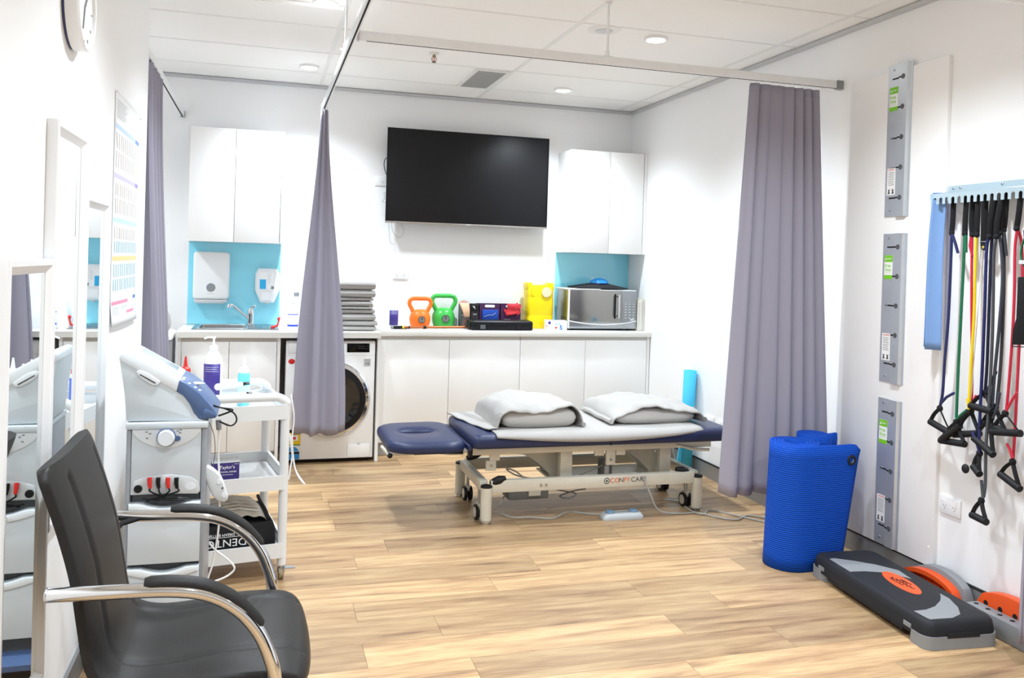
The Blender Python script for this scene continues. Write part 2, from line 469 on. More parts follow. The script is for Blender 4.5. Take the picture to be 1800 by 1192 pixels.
# ------------------------------------------------------------------ curtains
def curtain(name, label, fn, loc, nu=140, nv=36, v0=0, v1=1, seam=.045):
    t = thing(name, label, 'curtain', loc, group='grey privacy curtains')
    MB().grid(fn, nu, nv).build('cloth', CURT, t, solid=.003, angle=80)
    MB().tube([Vector(fn(i/(nu-1), 1-seam)) for i in range(nu)], .0022, 5).build('hem_seam', CURT, t)
    MB().tube([Vector(fn(i/(nu-1), .018)) for i in range(nu)], .003, 5).build('header_tape', CURT, t)
    for i in range(0, nu, 14):
        p = Vector(fn(i/(nu-1), 0))
        MB().tube([p+Vector((0, 0, -.01)), p+Vector((0, 0, .008)), Vector((p.x, p.y, RZ0+.002))], .0016, 5).build('glider_hook', WPL, t)
    return t
def lerp(a, b, t): return a+(b-a)*t
def ss(t): return t*t*(3-2*t)
def f_right(u, v):
    x = lerp(lerp(2.385, 2.80, u), lerp(2.285, 2.895, u), v)
    a = lerp(.012, .045, v)
    ph = 2*pi*7.0*(u+.035*math.sin(6.5*u+.8)+.02*v*math.sin(11*u))+.5*v*math.sin(4*u)
    y = 3.85+a*math.sin(ph)*(.62+.38*math.sin(1.5+8*u+.6*v))-.02*v
    x += lerp(.006, .02, v)*math.cos(ph*1.0+.6)
    z = lerp(2.378-.006*u, .262, v)+.006*v*math.sin(ph)
    return (x, y, z)
curtain('curtain', 'long grey curtain hanging between the treatment table and blue mats', f_right, (2.6, 3.85, .26))
def f_mid(u, v):
    th = lerp(-2.25*pi/1.0, -.25*pi, u)
    k = ss(min(1, v*1.04))**.8
    pl_ = 1+(.16+.10*k)*math.sin(7*th+.8+.5*v)+.05*math.sin(13*th)
    x = .362+.006*v+lerp(.020, .138, k)*math.cos(th)*pl_
    y = lerp(5.70, 5.645, v)+lerp(.045, .115, k)*math.sin(th)*pl_
    z = lerp(2.376, .275, v)+.010*(v**3)*math.sin(7*th)
    return (x, y, z)
curtain('curtain', 'grey curtain gathered into a narrow bundle in front of washing machine', f_mid, (.36, 5.65, .27))
def f_left(u, v):
    y = lerp(lerp(4.53, 5.12, u), lerp(4.52, 5.10, u), v)
    g = .022+.075*ss(v)
    ph = u*2*pi*4.2+2.2
    x = -.582+.012*v+g*math.sin(ph)
    z = lerp(2.376, .27, v)
    return (x, y, z)
curtain('curtain', 'grey curtain hanging past the end of the poster wall', f_left, (-.58, 4.83, .27))
def f_near(u, v):
    x = lerp(lerp(2.72, 2.86, u), lerp(2.662, 2.82, u), v); ph = u*2*pi*2.5+.4
    return (x+.008*math.cos(ph), 2.40+lerp(.012, .022, v)*math.sin(ph), lerp(2.376, .085, v))
curtain('curtain', 'grey curtain edge hanging beside the orange and grey step risers', f_near, (2.75, 2.40, .08), nu=60)
t = thing('curtain_track', 'white curtain track fixed to the wall above the step risers', 'curtain track', (2.8, 2.40, RZ0))
box('rail', ALU, t, 2.2, XR-.001, 2.388, 2.412, RZ0, RZ1, bevel=.003)
rail_hanger(t, 2.3, 2.40)

# ------------------------------------------------------------------ worktops and cupboards
WT0, WT1 = .862, .90
m = MB()
hx0, hx1, hy0, hy1 = -.41, -.10, 6.10, 6.42     # sink bowl opening
m.box(-.533, .80, 5.895, hy0, WT0, WT1).box(-.533, .80, hy1, YB-.006, WT0, WT1).box(-.533, hx0, hy0, hy1, WT0, WT1).box(hx1, .80, hy0, hy1, WT0, WT1)
tag(m.build('worktop', STONE), 'cream worktop over the sink cupboard and washing machine', 'worktop')
tag(box('worktop', STONE, None, .803, XR-.002, 6.05, YB-.002, WT0, WT1, bevel=.002), 'long cream worktop carrying kettlebells and microwave', 'worktop')

def cupboard(name, label, x0, x1, y0, splits, ztop, panels, zk=.105, fascia=True, zc=None):
    t = thing(name, label, 'cupboard', ((x0+x1)/2, (y0+YB)/2, 0))
    box('carcass', LAM, t, x0+.002, x1-.002, y0+.022, YB-.012, zk, (zc or ztop)-.002)
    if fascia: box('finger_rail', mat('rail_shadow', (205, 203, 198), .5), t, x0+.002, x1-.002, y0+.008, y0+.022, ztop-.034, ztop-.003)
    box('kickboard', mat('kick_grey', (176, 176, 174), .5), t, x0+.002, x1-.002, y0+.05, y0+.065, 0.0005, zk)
    for a, b in panels: box('end_panel', LAM, t, a, b, y0, y0+.022, .0005, ztop-.002)
    for a, b in splits: box('door', LAM, t, a+.0016, b-.0016, y0, y0+.018, zk-.008, ztop-.028, bevel=.001)
    return t
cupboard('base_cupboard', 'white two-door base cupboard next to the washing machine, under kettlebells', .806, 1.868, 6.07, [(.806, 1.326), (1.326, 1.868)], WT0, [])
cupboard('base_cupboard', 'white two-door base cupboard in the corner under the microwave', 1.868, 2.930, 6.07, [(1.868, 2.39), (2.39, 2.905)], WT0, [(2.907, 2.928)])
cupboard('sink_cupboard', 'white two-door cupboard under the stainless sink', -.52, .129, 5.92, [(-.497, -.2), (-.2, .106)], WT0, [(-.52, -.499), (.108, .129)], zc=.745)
box('washer_end_panel', LAM, None, .782, .803, 5.92, YB-.012, .0005, WT0-.001)
tag(bpy.data.objects['washer_end_panel'], 'narrow white end panel between washing machine and base cupboard', 'panel')

def wall_cupboard(label, x0, x1, doors, z0, z1):
    t = thing('wall_cupboard', label, 'cupboard', ((x0+x1)/2, 6.37, z0))
    box('carcass', LAM, t, x0, x1, 6.231, YB-.0005, z0, z1)
    for a, b in doors: box('door', LAM, t, a+.0016, b-.0016, 6.212, 6.2305, z0+.0, z1-.002, bevel=.001)
    return t
t = wall_cupboard('white two-door wall cupboard above the sink splashback', -.517, .128, [(-.5, -.2), (-.2, .108)], 1.5, 2.29)
box('filler_strip', LAM, t, .111, .128, 6.213, 6.2305, 1.5, 2.29)
t = wall_cupboard('white two-door wall cupboard above the microwave', 2.287, XR-.001, [(2.30, 2.615), (2.615, 2.905)], 1.508, 2.312)
box('filler_strip', LAM, t, 2.908, XR-.002, 6.213, 6.2305, 1.508, 2.312)
box('splashback', SPLASH, None, -.515, .126, YB-.005, YB-.0005, .902, 1.499)
tag(bpy.data.objects['splashback'], 'light blue glass splashback behind the sink tap', 'splashback')
o = box('splashback', SPLASH, None, 2.287, XR-.001, YB-.0055, YB-.0005, .901, 1.507)
tag(o, 'light blue glass splashback behind the microwave', 'splashback')

# ------------------------------------------------------------------ sockets
def socket(label, org, xd, nrm, w=.115, h=.072, gangs=2, plug=False, group='white wall sockets'):
    """org: centre on the wall"""
    org = Vector(org); xd = Vector(xd); nrm = Vector(nrm); zd = Vector((0, 0, 1))
    t = thing('wall_socket', label, 'socket', org, group=group)
    def bx(a, b, c, d, e, f, mm, nm, bev=0):
        vs = []
        m = MB()
        for k in (e, f):
            for (p, q) in ((a, c), (b, c), (b, d), (a, d)): vs.append(org+xd*p+zd*q+nrm*k)
        m.add(vs, [(0, 3, 2, 1), (4, 5, 6, 7), (0, 1, 5, 4), (1, 2, 6, 5), (2, 3, 7, 6), (3, 0, 4, 7)])
        return m.build(nm, mm, t, bevel=bev)
    bx(-w/2, w/2, -h/2, h/2, .0003, .009, WPL, 'plate', .002)
    PIN = mat('pin_slot', (120, 120, 122), .6)
    for g in range(gangs):
        cx = 0 if gangs == 1 else (-.027 if g == 0 else .027)
        bx(cx-.004-(.012 if g == 0 else -.012), cx+.004-(.012 if g == 0 else -.012), .014, .028, .009, .0115, WHT, 'rocker_switch')
        for dx, dz in ((-.007, -.002), (.007, -.002), (0, -.014)):
            bx(cx+dx-.0013, cx+dx+.0013, dz-.004, dz+.004, .009, .0093, PIN, 'pin_slot')
    if plug: return t, bx
    return t
BW = ((1, 0, 0), (0, -1, 0)); RW = ((0, -1, 0), (-1, 0, 0))
socket('double power socket on the back wall above the pump bottle', (1.022, YB, 1.296), *BW)
socket('double power socket on wall between green web rail and black handles', (XR, 3.018, .402), *RW, w=.117, h=.078)
t, bx = socket('power socket behind the screen edge with a black plug', (.862, YB, 2.008), *BW, gangs=1, plug=True)
bx(.035, .06, -.03, .03, .009, .045, BLK, 'plug', .004)
MB().tube(smoothpath([(.905, YB-.03, 2.03), (.88, YB-.03, 2.08), (.868, YB-.03, 2.14), (.885, YB-.03, 2.185), (.94, YB-.03, 2.19)]), .003, 6).build('cord', BLK, t)
p = at(1050, 494, 1, YB)
t, bx = socket('grey power socket on blue splashback above the microwave', (p.x, YB-.0055, p.z-.01), *BW, plug=True)
bx(.018, .05, -.02, .02, .009, .035, BLK, 'plug', .006)
p = at(1248, 741, 0, XR)
t, bx = socket('power socket low behind the treatment table with grey round plug', (XR, p.y, p.z), *RW, plug=True)
MB().cyl((XR-.009, p.y+.04, p.z-.002), (XR-.055, p.y+.04, p.z-.002), .024, .02, 18).build('plug', LGP, t)
p = at(1270, 750, 0, XR)
socket('empty single power socket low on wall by curtain edge', (XR, p.y, p.z), *RW, gangs=1)
# ------------------------------------------------------------------ screen on the back wall
t = thing('television', 'large black flat screen television mounted on back wall', 'television', (1.52, 6.42, 1.68))
x0, x1, z0, z1, yf = .877, 2.163, 1.688, 2.408, 6.405
box('body', BLK, t, x0+.004, x1-.004, yf+.004, yf+.045, z0+.004, z1-.004, bevel=.004)
m = MB()
for a in ((x0, x1, z1-.008, z1), (x0, x0+.006, z0, z1), (x1-.006, x1, z0, z1)): m.box(a[0], a[1], yf, yf+.014, a[2], a[3])
m.build('bezel', BLK, t)
box('bottom_strip', mat('silver_strip', (176, 170, 164), .3, .7), t, x0, x1, yf-.002, yf+.014, z0, z0+.014, bevel=.002)
box('screen', SCREEN, t, x0+.006, x1-.006, yf+.0045, yf+.007, z0+.014, z1-.008)
box('logo', LGP, t, 1.50, 1.54, yf-.0025, yf-.0018, z0+.004, z0+.010)
box('wall_bracket', DGP, t, 1.3, 1.75, yf+.045, YB-.0005, 1.9, 2.25)
for pts in ([(.93, 6.47, 1.70), (.95, 6.48, 1.62), (1.0, 6.49, 1.58), (1.03, 6.48, 1.63), (1.0, 6.47, 1.70)], [(.91, 6.47, 1.70), (.93, 6.49, 1.55), (.96, 6.49, 1.53)]):
    MB().tube(smoothpath(pts), .0015, 5).build('cable', CORDG, t)
MB().tube(smoothpath([(.895, 6.44, 1.90), (.868, 6.45, 1.92), (.872, 6.45, 1.87), (.86, 6.46, 1.85), (.88, 6.46, 1.84)]), .0014, 5).build('cable', GPL, t)

# ------------------------------------------------------------------ washing machine
t = thing('washing_machine', 'white front loading washing machine with chrome ringed door', 'washing machine', (.465, 6.2, 0))
wx0, wx1, wy = .166, .768, 5.93
box('cabinet', LAM, t, wx0, wx1, wy, 6.5, .028, .838, bevel=.006)
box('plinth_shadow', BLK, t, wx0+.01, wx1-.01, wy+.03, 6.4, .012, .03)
for x in (wx0+.05, wx1-.05): MB().cyl((x, wy+.06, 0.0005), (x, wy+.06, .03), .022).build('foot', BLK, t)
cx, cz = .478, .437
pr = [(.262, -.0), (.262, -.012), (.25, -.024), (.232, -.026), (.222, -.018)]
def ringY(prof, n=48):
    return [[(cx+r*math.cos(2*pi*k/n), wy+h, cz+r*math.sin(2*pi*k/n)) for k in range(n)] for r, h in prof]
MB().loft(ringY(pr), cap=False).build('door_ring', CHROME, t)
MB().loft(ringY([(.224, -.018), (.205, -.028), (.16, -.02), (.10, -.012), (.01, -.008)])).build('door_glass', DGLASS, t)
MB().loft(ringY([(.226, -.02), (.226, -.024), (.19, -.032), (.19, -.026)]), cap=False).build('door_rim', BLK, t)
box('display', SCREEN, t, .574, .728, wy-.0035, wy+.001, .762, .823, bevel=.001)
for i in range(4):
    for j in range(2): box('display_key', mat('key_print', (92, 94, 100), .5), t, .655+i*.015, .661+i*.015, wy-.0042, wy-.0034, .785+j*.016, .789+j*.016)
box('panel_seam', LGP, t, wx0+.004, wx1-.004, wy-.0006, wy+.001, .739, .741)
box('drawer_outline', LGP, t, wx0+.012, .36, wy-.0008, wy+.001, .752, .828)
box('drawer_front', LAM, t, wx0+.014, .358, wy-.002, wy+.001, .754, .826, bevel=.001)
o = box('badge', LGP, t, .690, .738, wy-.0015, wy+.001, .664, .716)
text('10', .034, DGP, o, (.714, wy-.002, .683), (1, 0, 0), (0, 0, 1))
box('lettering', DGP, o, .694, .734, wy-.0019, wy-.0014, .706, .709)
box('filter_flap', LAM, t, .594, .748, wy-.002, wy+.001, .035, .130, bevel=.001)
box('flap_outline', LGP, t, .591, .751, wy-.0008, wy+.001, .032, .133)
box('flap_latch', LGP, t, .66, .682, wy-.004, wy-.001, .122, .130)
st = box('energy_label', mat('label_yellow', (246, 206, 30), .5), t, .176, .276, wy-.0015, wy+.001, .128, .232)
box('label_band', BLK, st, .176, .276, wy-.0022, wy-.0012, .214, .235)
box('label_window', WHT, st, .192, .262, wy-.0022, wy-.0012, .160, .196)
box('label_mark', RED, st, .222, .246, wy-.0028, wy-.002, .168, .186)
box('label_band', mat('label_green', (60, 150, 70), .5), st, .176, .276, wy-.0022, wy-.0012, .128, .135)
st = box('water_label', mat('label_blue', (58, 150, 220), .5), t, .176, .272, wy-.0015, wy+.001, .026+.006, .122)
box('label_band', BLK, st, .176, .272, wy-.0022, wy-.0012, .070, .084)
box('label_window', WHT, st, .176, .272, wy-.0022, wy-.0012, .084, .122)
MB().prism([(cx2, cz2) for cx2, cz2 in [(.224+.042*math.cos(pi*i/12), .086+.034*math.sin(pi*i/12)) for i in range(13)]], 1, wy-.0028, wy-.002).build('star_arc', mat('label_blue', (58, 150, 220)), st)
MB().ball((.205, wy-.001, .70), .022, .003, .018).build('round_sticker', RED, t)

# ------------------------------------------------------------------ sink and tap
t = thing('sink', 'stainless steel inset sink with drainer', 'sink', (-.16, 6.26, .90))
m = MB()
X0, X1, Y0, Y1 = -.45, .118, 6.06, 6.455
for a in ((X0, X1, Y0, hy0), (X0, X1, hy1, Y1), (X0, hx0, hy0, hy1), (hx1, X1, hy0, hy1)): m.box(*a, .9003, .9055)
m.build('flange', STEEL, t, bevel=.002)
m = MB()
e = .0008
m.loft([[(x, y, z) for x, y in rrect(hx0+e+k, hx1-e-k, hy0+e+k, hy1-e-k, .03)] for k, z in ((.001, .905), (.004, .87), (.02, .76), (.03, .75))], cap=False)
m.add([(hx0+.03, hy0+.03, .75), (hx1-.03, hy0+.03, .75), (hx1-.03, hy1-.03, .75), (hx0+.03, hy1-.03, .75)], [(0, 1, 2, 3)])
m.build('bowl', STEEL, t, recalc=False)
m = MB()
m.loft([[(x, y, z) for x, y in rrect(hx0+k, hx1-k, hy0+k, hy1-k, .03)] for k, z in ((-.012, .9056), (-.006, .911), (.002, .9105), (.003, .905))], cap=False)
m.build('bowl_rim', CHROME, t)
for i in range(6): MB().tube([(-.07+i*.03, 6.10, .9062), (-.07+i*.03, 6.41, .9062)], .004, 6).build('drainer_rib', STEEL, t)
t = thing('mixer_tap', 'chrome kitchen mixer tap with swivel spout', 'tap', (-.075, 6.435, .9056))
MB().lathe([(.0, 0), (.028, 0), (.028, .006), (.023, .012), (.022, .07), (.024, .075), (.024, .10), (.02, .118), (0, .12)], n=24).build('body', CHROME, t, local=True)
MB().tube(smoothpath([(-.01, -.01, .045), (-.05, -.03, .08), (-.10, -.06, .125), (-.13, -.075, .148), (-.145, -.085, .146)]), .0095, 12).build('spout', CHROME, t, local=True)
MB().cyl((-.144, -.084, .15), (-.15, -.087, .128), .013, .012).build('aerator', CHROME, t, local=True)
MB().tube([(.0, 0, .118), (.012, -.015, .135), (.03, -.03, .142)], [.011, .009, .007], 10).build('lever', CHROME, t, local=True)
MB().ball((0, -.0235, .088), .004, .002, .004).build('temperature_dot', RED, t, local=True)

# dispensers
t = thing('paper_towel_dispenser', 'white paper towel dispenser with grey round window', 'dispenser', (-.352, 6.47, 1.07))
def dispring(h, k, y): return None
P = [(-.474, 1.09), (-.474, 1.40)]
m = MB()
m.loft([[(x, y, z) for x, z in rrect(-.476+k, -.230-k, 1.085+k, 1.428-k, .025)] for k, y in ((0, YB-.0052), (0, YB-.07), (.006, YB-.088), (.014, YB-.094))])
m.build('cover', WPL, t, angle=50)
m = MB().prism(ell(-.353, 1.172, .031, .031), 1, YB-.0952, YB-.092); m.build('window', GPL, t)
box('lower_lip', LGP, t, -.466, -.242, YB-.085, YB-.0055, 1.066, 1.0855, bevel=.003)
box('paper_edge', WHT, t, -.455, -.262, YB-.07, YB-.045, 1.058, 1.072)
box('lettering', LGP, t, -.378, -.33, YB-.0948, YB-.0938, 1.126, 1.130)
t = thing('soap_dispenser', 'white wall soap dispenser with blue and white label', 'dispenser', (.037, 6.47, 1.06))
def sdp(k): return [(-.052+k, 1.16), (-.05+k, 1.28), (-.03+k, 1.318-k), (.10-k, 1.318-k), (.122-k, 1.28), (.124-k, 1.16), (.085-k, 1.066+k), (-.012+k, 1.066+k)]
m = MB().loft([[(x, y, z) for x, z in sdp(k)] for k, y in ((0, YB-.0052), (0, YB-.06), (.012, YB-.08))])
m.build('cover', WPL, t, bevel=.006, angle=50)
lb = box('label', WHT, t, -.02, .086, YB-.0815, YB-.079, 1.165, 1.288)
box('label_block', mat('sky_blue_print', (48, 178, 232), .5), lb, -.018, .026, YB-.0825, YB-.081, 1.168, 1.238)
box('label_code', GPL, lb, .062, .082, YB-.0825, YB-.081, 1.168, 1.19)
for i in range(6): box('label_line', LGP, lb, .036, .062-.004*(i % 3), YB-.0825, YB-.081, 1.272-i*.012, 1.275-i*.012)
box('push_lever', WPL, t, -.002, .068, YB-.094, YB-.075, 1.082, 1.15, bevel=.008)
MB().cyl((.035, YB-.05, 1.056), (.035, YB-.05, 1.07), .012).build('nozzle', LGP, t)

# ------------------------------------------------------------------ things by the sink
t = thing('plastic_hood', 'white tapered plastic hood with grey cap beside the sink', 'hood', (.235, 6.2, .9))
m = MB().loft([[(x, y, z) for x, y in rrect(.235-a, .235+a, 6.2-b, 6.2+b, .02)] for a, b, z in ((.125, .11, .9005), (.125, .11, .91), (.075, .075, 1.115), (.06, .06, 1.128))])
m.build('hood', WPL, t, angle=50)
MB().lathe([(.0, 0), (.016, 0), (.018, .012), (.018, .03), (.0, .034)], c=(.235, 6.2, 1.126), n=20).build('cap', GPL, t)
t = thing('spray_bottle', 'white bottle with small blue label in front of the hood', 'bottle', (.21, 6.05, .9))
MB().lathe([(0, .0005), (.034, .0005), (.036, .01), (.036, .15), (.025, .172), (.014, .18), (.014, .2), (0, .2)], c=(.21, 6.05, .9), n=24).build('bottle', WPL, t)
MB().lathe([(.0363, .03), (.0363, .042)], c=(.21, 6.05, .9), n=24).build('label_band', mat('label_royal', (40, 70, 210), .5), t)
MB().lathe([(.0363, .11), (.0363, .115)], c=(.21, 6.05, .9), n=24).build('label_line', mat('label_royal', (40, 70, 210), .5), t)
t = thing('bent_handle', 'small red bent handle tool lying by the sink', 'handle', (.10, 6.2, .9))
MB().tube(smoothpath([(.085, 6.13, .9165), (.105, 6.14, .925), (.115, 6.145, .945), (.118, 6.15, .965)]), .007, 8).build('stem', RED, t)
MB().ball((.078, 6.125, .9145), .014).build('knob', RED, t)
MB().ball((.119, 6.15, .972), .013).build('knob', RED, t)

# stack of folded towels
zs = .9006
names = ['bottom towel', 'second towel from the bottom', 'third towel from the bottom', 'fourth towel, thin fold', 'fifth towel with rolled edge', 'sixth towel, thin fold', 'seventh towel, plump fold', 'topmost towel with frayed corner']
hts = [.034, .036, .050, .030, .058, .022, .054, .064]
for i, h in enumerate(hts):
    dx = [.012, .02, .006, .0, -.02, -.012, .0, .0][i]
    x0, x1, y0, y1 = .50+dx*.4, .775+dx, 6.03, 6.33+.01*R.random()
    t = thing('folded_towel', 'grey folded bath towel, %s of stack beside gathered curtain' % names[i], 'towel', ((x0+x1)/2, 6.18, zs), group='grey towels stacked on worktop')
    n = 30
    def fold(x0, x1, za, zb, wob, ph):
        m = MB()
        def fn(u, v):
            # closed loop cross-section in x/z, lofted along y
            a = 2*pi*u
            cx_, cz_ = (x0+x1)/2, (za+zb)/2
            sx = abs(math.cos(a))**.3*(1 if math.cos(a) > 0 else -1); sz = abs(math.sin(a))**.4*(1 if math.sin(a) > 0 else -1)
            k = 1-.02*(2*v-1)**6
            w0 = min(1, v/.10); e = math.sqrt(max(0, 1-(1-w0)**2)); y_ = y0+(y1-y0)*v
            return (cx_+(x1-x0)/2*sx*k, lerp(y0, y1, v)+.004*math.sin(9*u+ph), cz_+(zb-za)/2*sz*max(e, .05)*.99+wob*math.sin(11*u*1+ph)*0)
        rings = [[fn(i_/n, v_) for i_ in range(n)] for v_ in (0, .008, .02, .04, .07, .10, .3, .5, .75, 1)]
        return m.loft(rings)
    nl = 2 if i == 4 else 1
    for q in range(nl):
        za, zb = (zs+.0002, zs+h*(.34 if nl == 2 else 1)-.0002) if q == 0 else (zs+h*.34+.0002, zs+h-.0002)
        fold(x0+.004*R.random(), x1-.012*R.random()*(q % 2), za, zb, .001, R.random()*6).build('fold', GTOW, t, angle=70)
    if i == 4: MB().tube([(x1-.012, 6.036+.03*k, zs+h*.45+.012*math.sin(k*1.3)*0) for k in range(9)], .016, 10).build('rolled_edge', GTOW, t)
    zs += h+.0006

# ------------------------------------------------------------------ right worktop items
def pump_bottle(name, label, x, y, z, r, h, labm, lab0, lab1, nozzle=(-1, -.2), grp=None):
    t = thing(name, label, 'bottle', (x, y, z), group=grp)
    MB().lathe([(0, .0005), (r*.94, .0005), (r, .008), (r, h*.60), (r*.9, h*.68), (r*.55, h*.76), (r*.4, h*.785), (r*.4, h*.80), (0, h*.80)], n=32).build('bottle', WPL, t, local=True)
    MB().lathe([(0, h*.79), (r*.45, h*.79), (r*.45, h*.85), (r*.3, h*.86), (r*.12, h*.865), (r*.12, h*.95), (r*.2, h*.955), (r*.2, h*.985), (0, h*.985)], n=24).build('pump', WHT, t, local=True)
    q = Vector((nozzle[0], nozzle[1], 0)).normalized()*r*1.05
    MB().tube([(0, 0, h*.97), q*.6+Vector((0, 0, h*.975)), q+Vector((0, 0, h*.955))], r*.1, 8).build('nozzle', WHT, t, local=True)
    # wrap label on the camera side
    m = MB()
    def fn(u, v):
        a = lerp(-pi*.92, -pi*.22, u); return (r*1.008*math.cos(a), r*1.008*math.sin(a), lerp(lab0, lab1, v)*h)
    lb = m.grid(fn, 20, 3).build('label', labm, t, local=True, solid=.0006)
    for k in range(5):
        m = MB()
        def fn2(u, v, k=k):
            a = lerp(-pi*.78, -pi*(.30+.05*(k % 2)), u); return (r*1.02*math.cos(a), r*1.02*math.sin(a), (lab1-.04-.03*k-.006*v)*h)
        if k < 3: m.grid(fn2, 10, 2).build('label_line', LGP, lb, local=True)
    return t
pump_bottle('pump_bottle', 'white pump bottle with purple label on the worktop near orange kettlebell', .962, 6.40, .90, .036, .255, PURP, .06, .50)

def kettlebell(label, x, y, m_, s, num, group='kettlebells'):
    t = thing('kettlebell', label, 'kettlebell', (x, y, .9005), group=group)
    prof = [(0, 0), (.055, 0), (.068, .008), (.078, .035), (.082, .065), (.079, .09), (.068, .115), (.052, .132), (.03, .14), (0, .142)]
    MB().lathe([(r*s, h*s) for r, h in prof], n=32).build('bell', m_, t, local=True)
    pts = []
    hw, z0, z1 = .068, .10, .222
    path = [(-.045, z0), (-.066, .145), (-.083, .178), (-.082, .203), (-.062, z1), (0, z1+.002), (.062, z1), (.082, .203), (.083, .178), (.066, .145), (.045, z0)]
    MB().tube(smoothpath([(px*s, 0, pz*s) for px, pz in path], 5), .0155*s, 12).build('handle', m_, t, local=True)
    dz = .066*s; yy = -.0815*s
    d = MB().lathe([(0, 0), (.027*s, 0), (.027*s, .004), (0, .004)], n=28, ax=1).build('badge', BLK, t, local=True)
    for v in d.data.vertices: v.co = v.co+Vector((0, yy-.004, dz))
    d2 = MB().lathe([(0, 0), (.0235*s, 0), (.0235*s, .002), (0, .002)], n=28, ax=1).build('badge_face', STEEL, d, local=True)
    for v in d2.data.vertices: v.co = v.co+Vector((0, yy-.0052, dz))
    text(num, .032*s, BLK, d, (0, yy-.006, dz+.005*s), (1, 0, 0), (0, 0, 1), local=True)
    text('KG', .012*s, BLK, d, (0, yy-.006, dz-.015*s), (1, 0, 0), (0, 0, 1), local=True)
    return t
kettlebell('orange vinyl kettlebell marked 4 on the worktop', 1.155, 6.37, ORG, .98, '4')
kettlebell('green vinyl kettlebell marked 8 on the worktop', 1.345, 6.41, GRN, 1.08, '8')

t = thing('walking_pole', 'copper coloured telescopic walking pole lying on the worktop', 'walking pole', (1.2, 6.24, .9))
a, b = Vector((.935, 6.215, .9125)), Vector((1.497, 6.292, .9125))
MB().cyl(a+(b-a)*.12, b, .009, n=14).build('shaft', COPPER, t)
MB().cyl(a+(b-a)*.40, a+(b-a)*.44, .0115, n=14).build('collar', BLK, t)
MB().cyl(a+(b-a)*.20, a+(b-a)*.215, .0118, n=14).build('collar', BLK, t)
MB().cyl(a+(b-a)*.68, a+(b-a)*.69, .011, n=14).build('joint_ring', COPPER, t)
MB().cyl(a, a+(b-a)*.12, .012, n=14).build('grip', BLK, t)
MB().cyl(a+(b-a)*.11, a+(b-a)*.135, .0124, n=14).build('ring', YEL, t)
MB().ball(a+Vector((-.012, 0, .002)), .0135).build('tip', GPL, t)
MB().tube(smoothpath([a+(b-a)*.06, a+(b-a)*.1+Vector((0, -.03, -.008)), a+(b-a)*.17+Vector((0, -.025, -.007)), a+(b-a)*.205]), .003, 6).build('wrist_strap', BLK, t)

t = thing('tape_roll', 'clear wrapped roll standing behind the green kettlebell', 'roll', (1.463, 6.47, .9))
GLW = mat('clear_wrap', (205, 212, 208), .15, trans=.5)
MB().lathe([(.0, -.014), (.03, -.014), (.036, -.008), (.036, .008), (.03, .014), (0, .014)], c=(1.452, 6.48, .937), n=28, ax=0).build('roll', GLW, t)
tag(MB().tube([(1.478, 6.35, .904), (1.50, 6.345, .945), (1.508, 6.343, .972)], .004, 6).build('pencil', COPPER), 'thin brown pencil leaning on the grey band box', 'pencil')

# exercise band cartons
BXG = mat('carton_grey', (96, 92, 94), .6); BXP = mat('carton_purple', (72, 34, 78), .5); BXK = mat('carton_black', (50, 48, 50), .6)
def carton(label, xa, xb, col, top, y0=6.345, y1=6.46):
    t = thing('band_carton', label, 'box', ((xa+xb)/2, (y0+y1)/2, .9), group='exercise band boxes')
    m = MB().box(xa, xb, y0, y1, .9005, .905).box(xa, xa+.002, y0, y1, .905, top).box(xb-.002, xb, y0, y1, .905, top).box(xa, xb, y1-.002, y1, .905, top).box(xa, xb, y0, y0+.002, .905, top)
    m.build('carton', col, t)
    return t
t = carton('open grey band carton with peach band spilling out', 1.474, 1.541, BXG, 1.085)
MB().prism([(1.452, 1.096), (1.50, 1.082), (1.548, 1.096), (1.50, 1.114)], 1, 6.40, 6.402).build('lid_flap', mat('carton_pink', (232, 182, 170), .7), t)
lid = MB().grid(lambda u, v: (lerp(lerp(1.452, 1.528, u), lerp(1.496, 1.536, u), v), 6.343-.012*math.sin(v*pi)-.002, lerp(1.092, .985, v)), 6, 10).build('band', mat('peach_band', (244, 196, 160), .6), t, solid=.004)
text('Lite', .02, WHT, t, (1.492, 6.3436, 1.0), (1, 0, 0), (0, 0, 1))
t = carton('open black band carton beside the purple cartons', 1.545, 1.609, BXK, 1.085)
MB().prism([(1.552, 1.03), (1.602, 1.03), (1.602, 1.075), (1.552, 1.075)], 1, 6.342, 6.3448).build('opening', BLKM, t)
MB().prism([(1.556, 1.07), (1.58, 1.045), (1.574, 1.07)], 1, 6.340, 6.342).build('band_tip', LGP, t)
text('Lite', .018, WHT, t, (1.578, 6.3436, 1.008), (1, 0, 0), (0, 0, 1))
def purple(label, xa, xb, inner):
    t = carton(label, xa, xb, BXP, 1.088)
    xm = (xa+xb)/2
    MB().prism(rrect(xm-.04, xm+.04, 1.062, 1.082, .009), 1, 6.3425, 6.3446).build('brand_plate', WHT, t)
    return t, xm
t, xm = purple('purple band carton with folded blue band in front', 1.613, 1.778, None)
o = box('band', mat('blue_band', (26, 74, 176), .45), t, 1.635, 1.762, 6.330, 6.3445, .945, 1.045, bevel=.003)
MB().tube([(1.65, 6.3285, .99), (1.69, 6.3285, 1.005), (1.71, 6.3285, 1.0), (1.74, 6.3285, 1.02)], .0014, 5).build('figure_line', LGP, o)
t, xm = purple('purple band carton with loose red band hanging out', 1.782, 1.947, None)
MB().prism([(1.80, .95), (1.88, .95), (1.865, .972), (1.815, .972)], 1, 6.3425, 6.3446).build('label', LGP, t)
RB = mat('red_band', (226, 58, 66), .6)
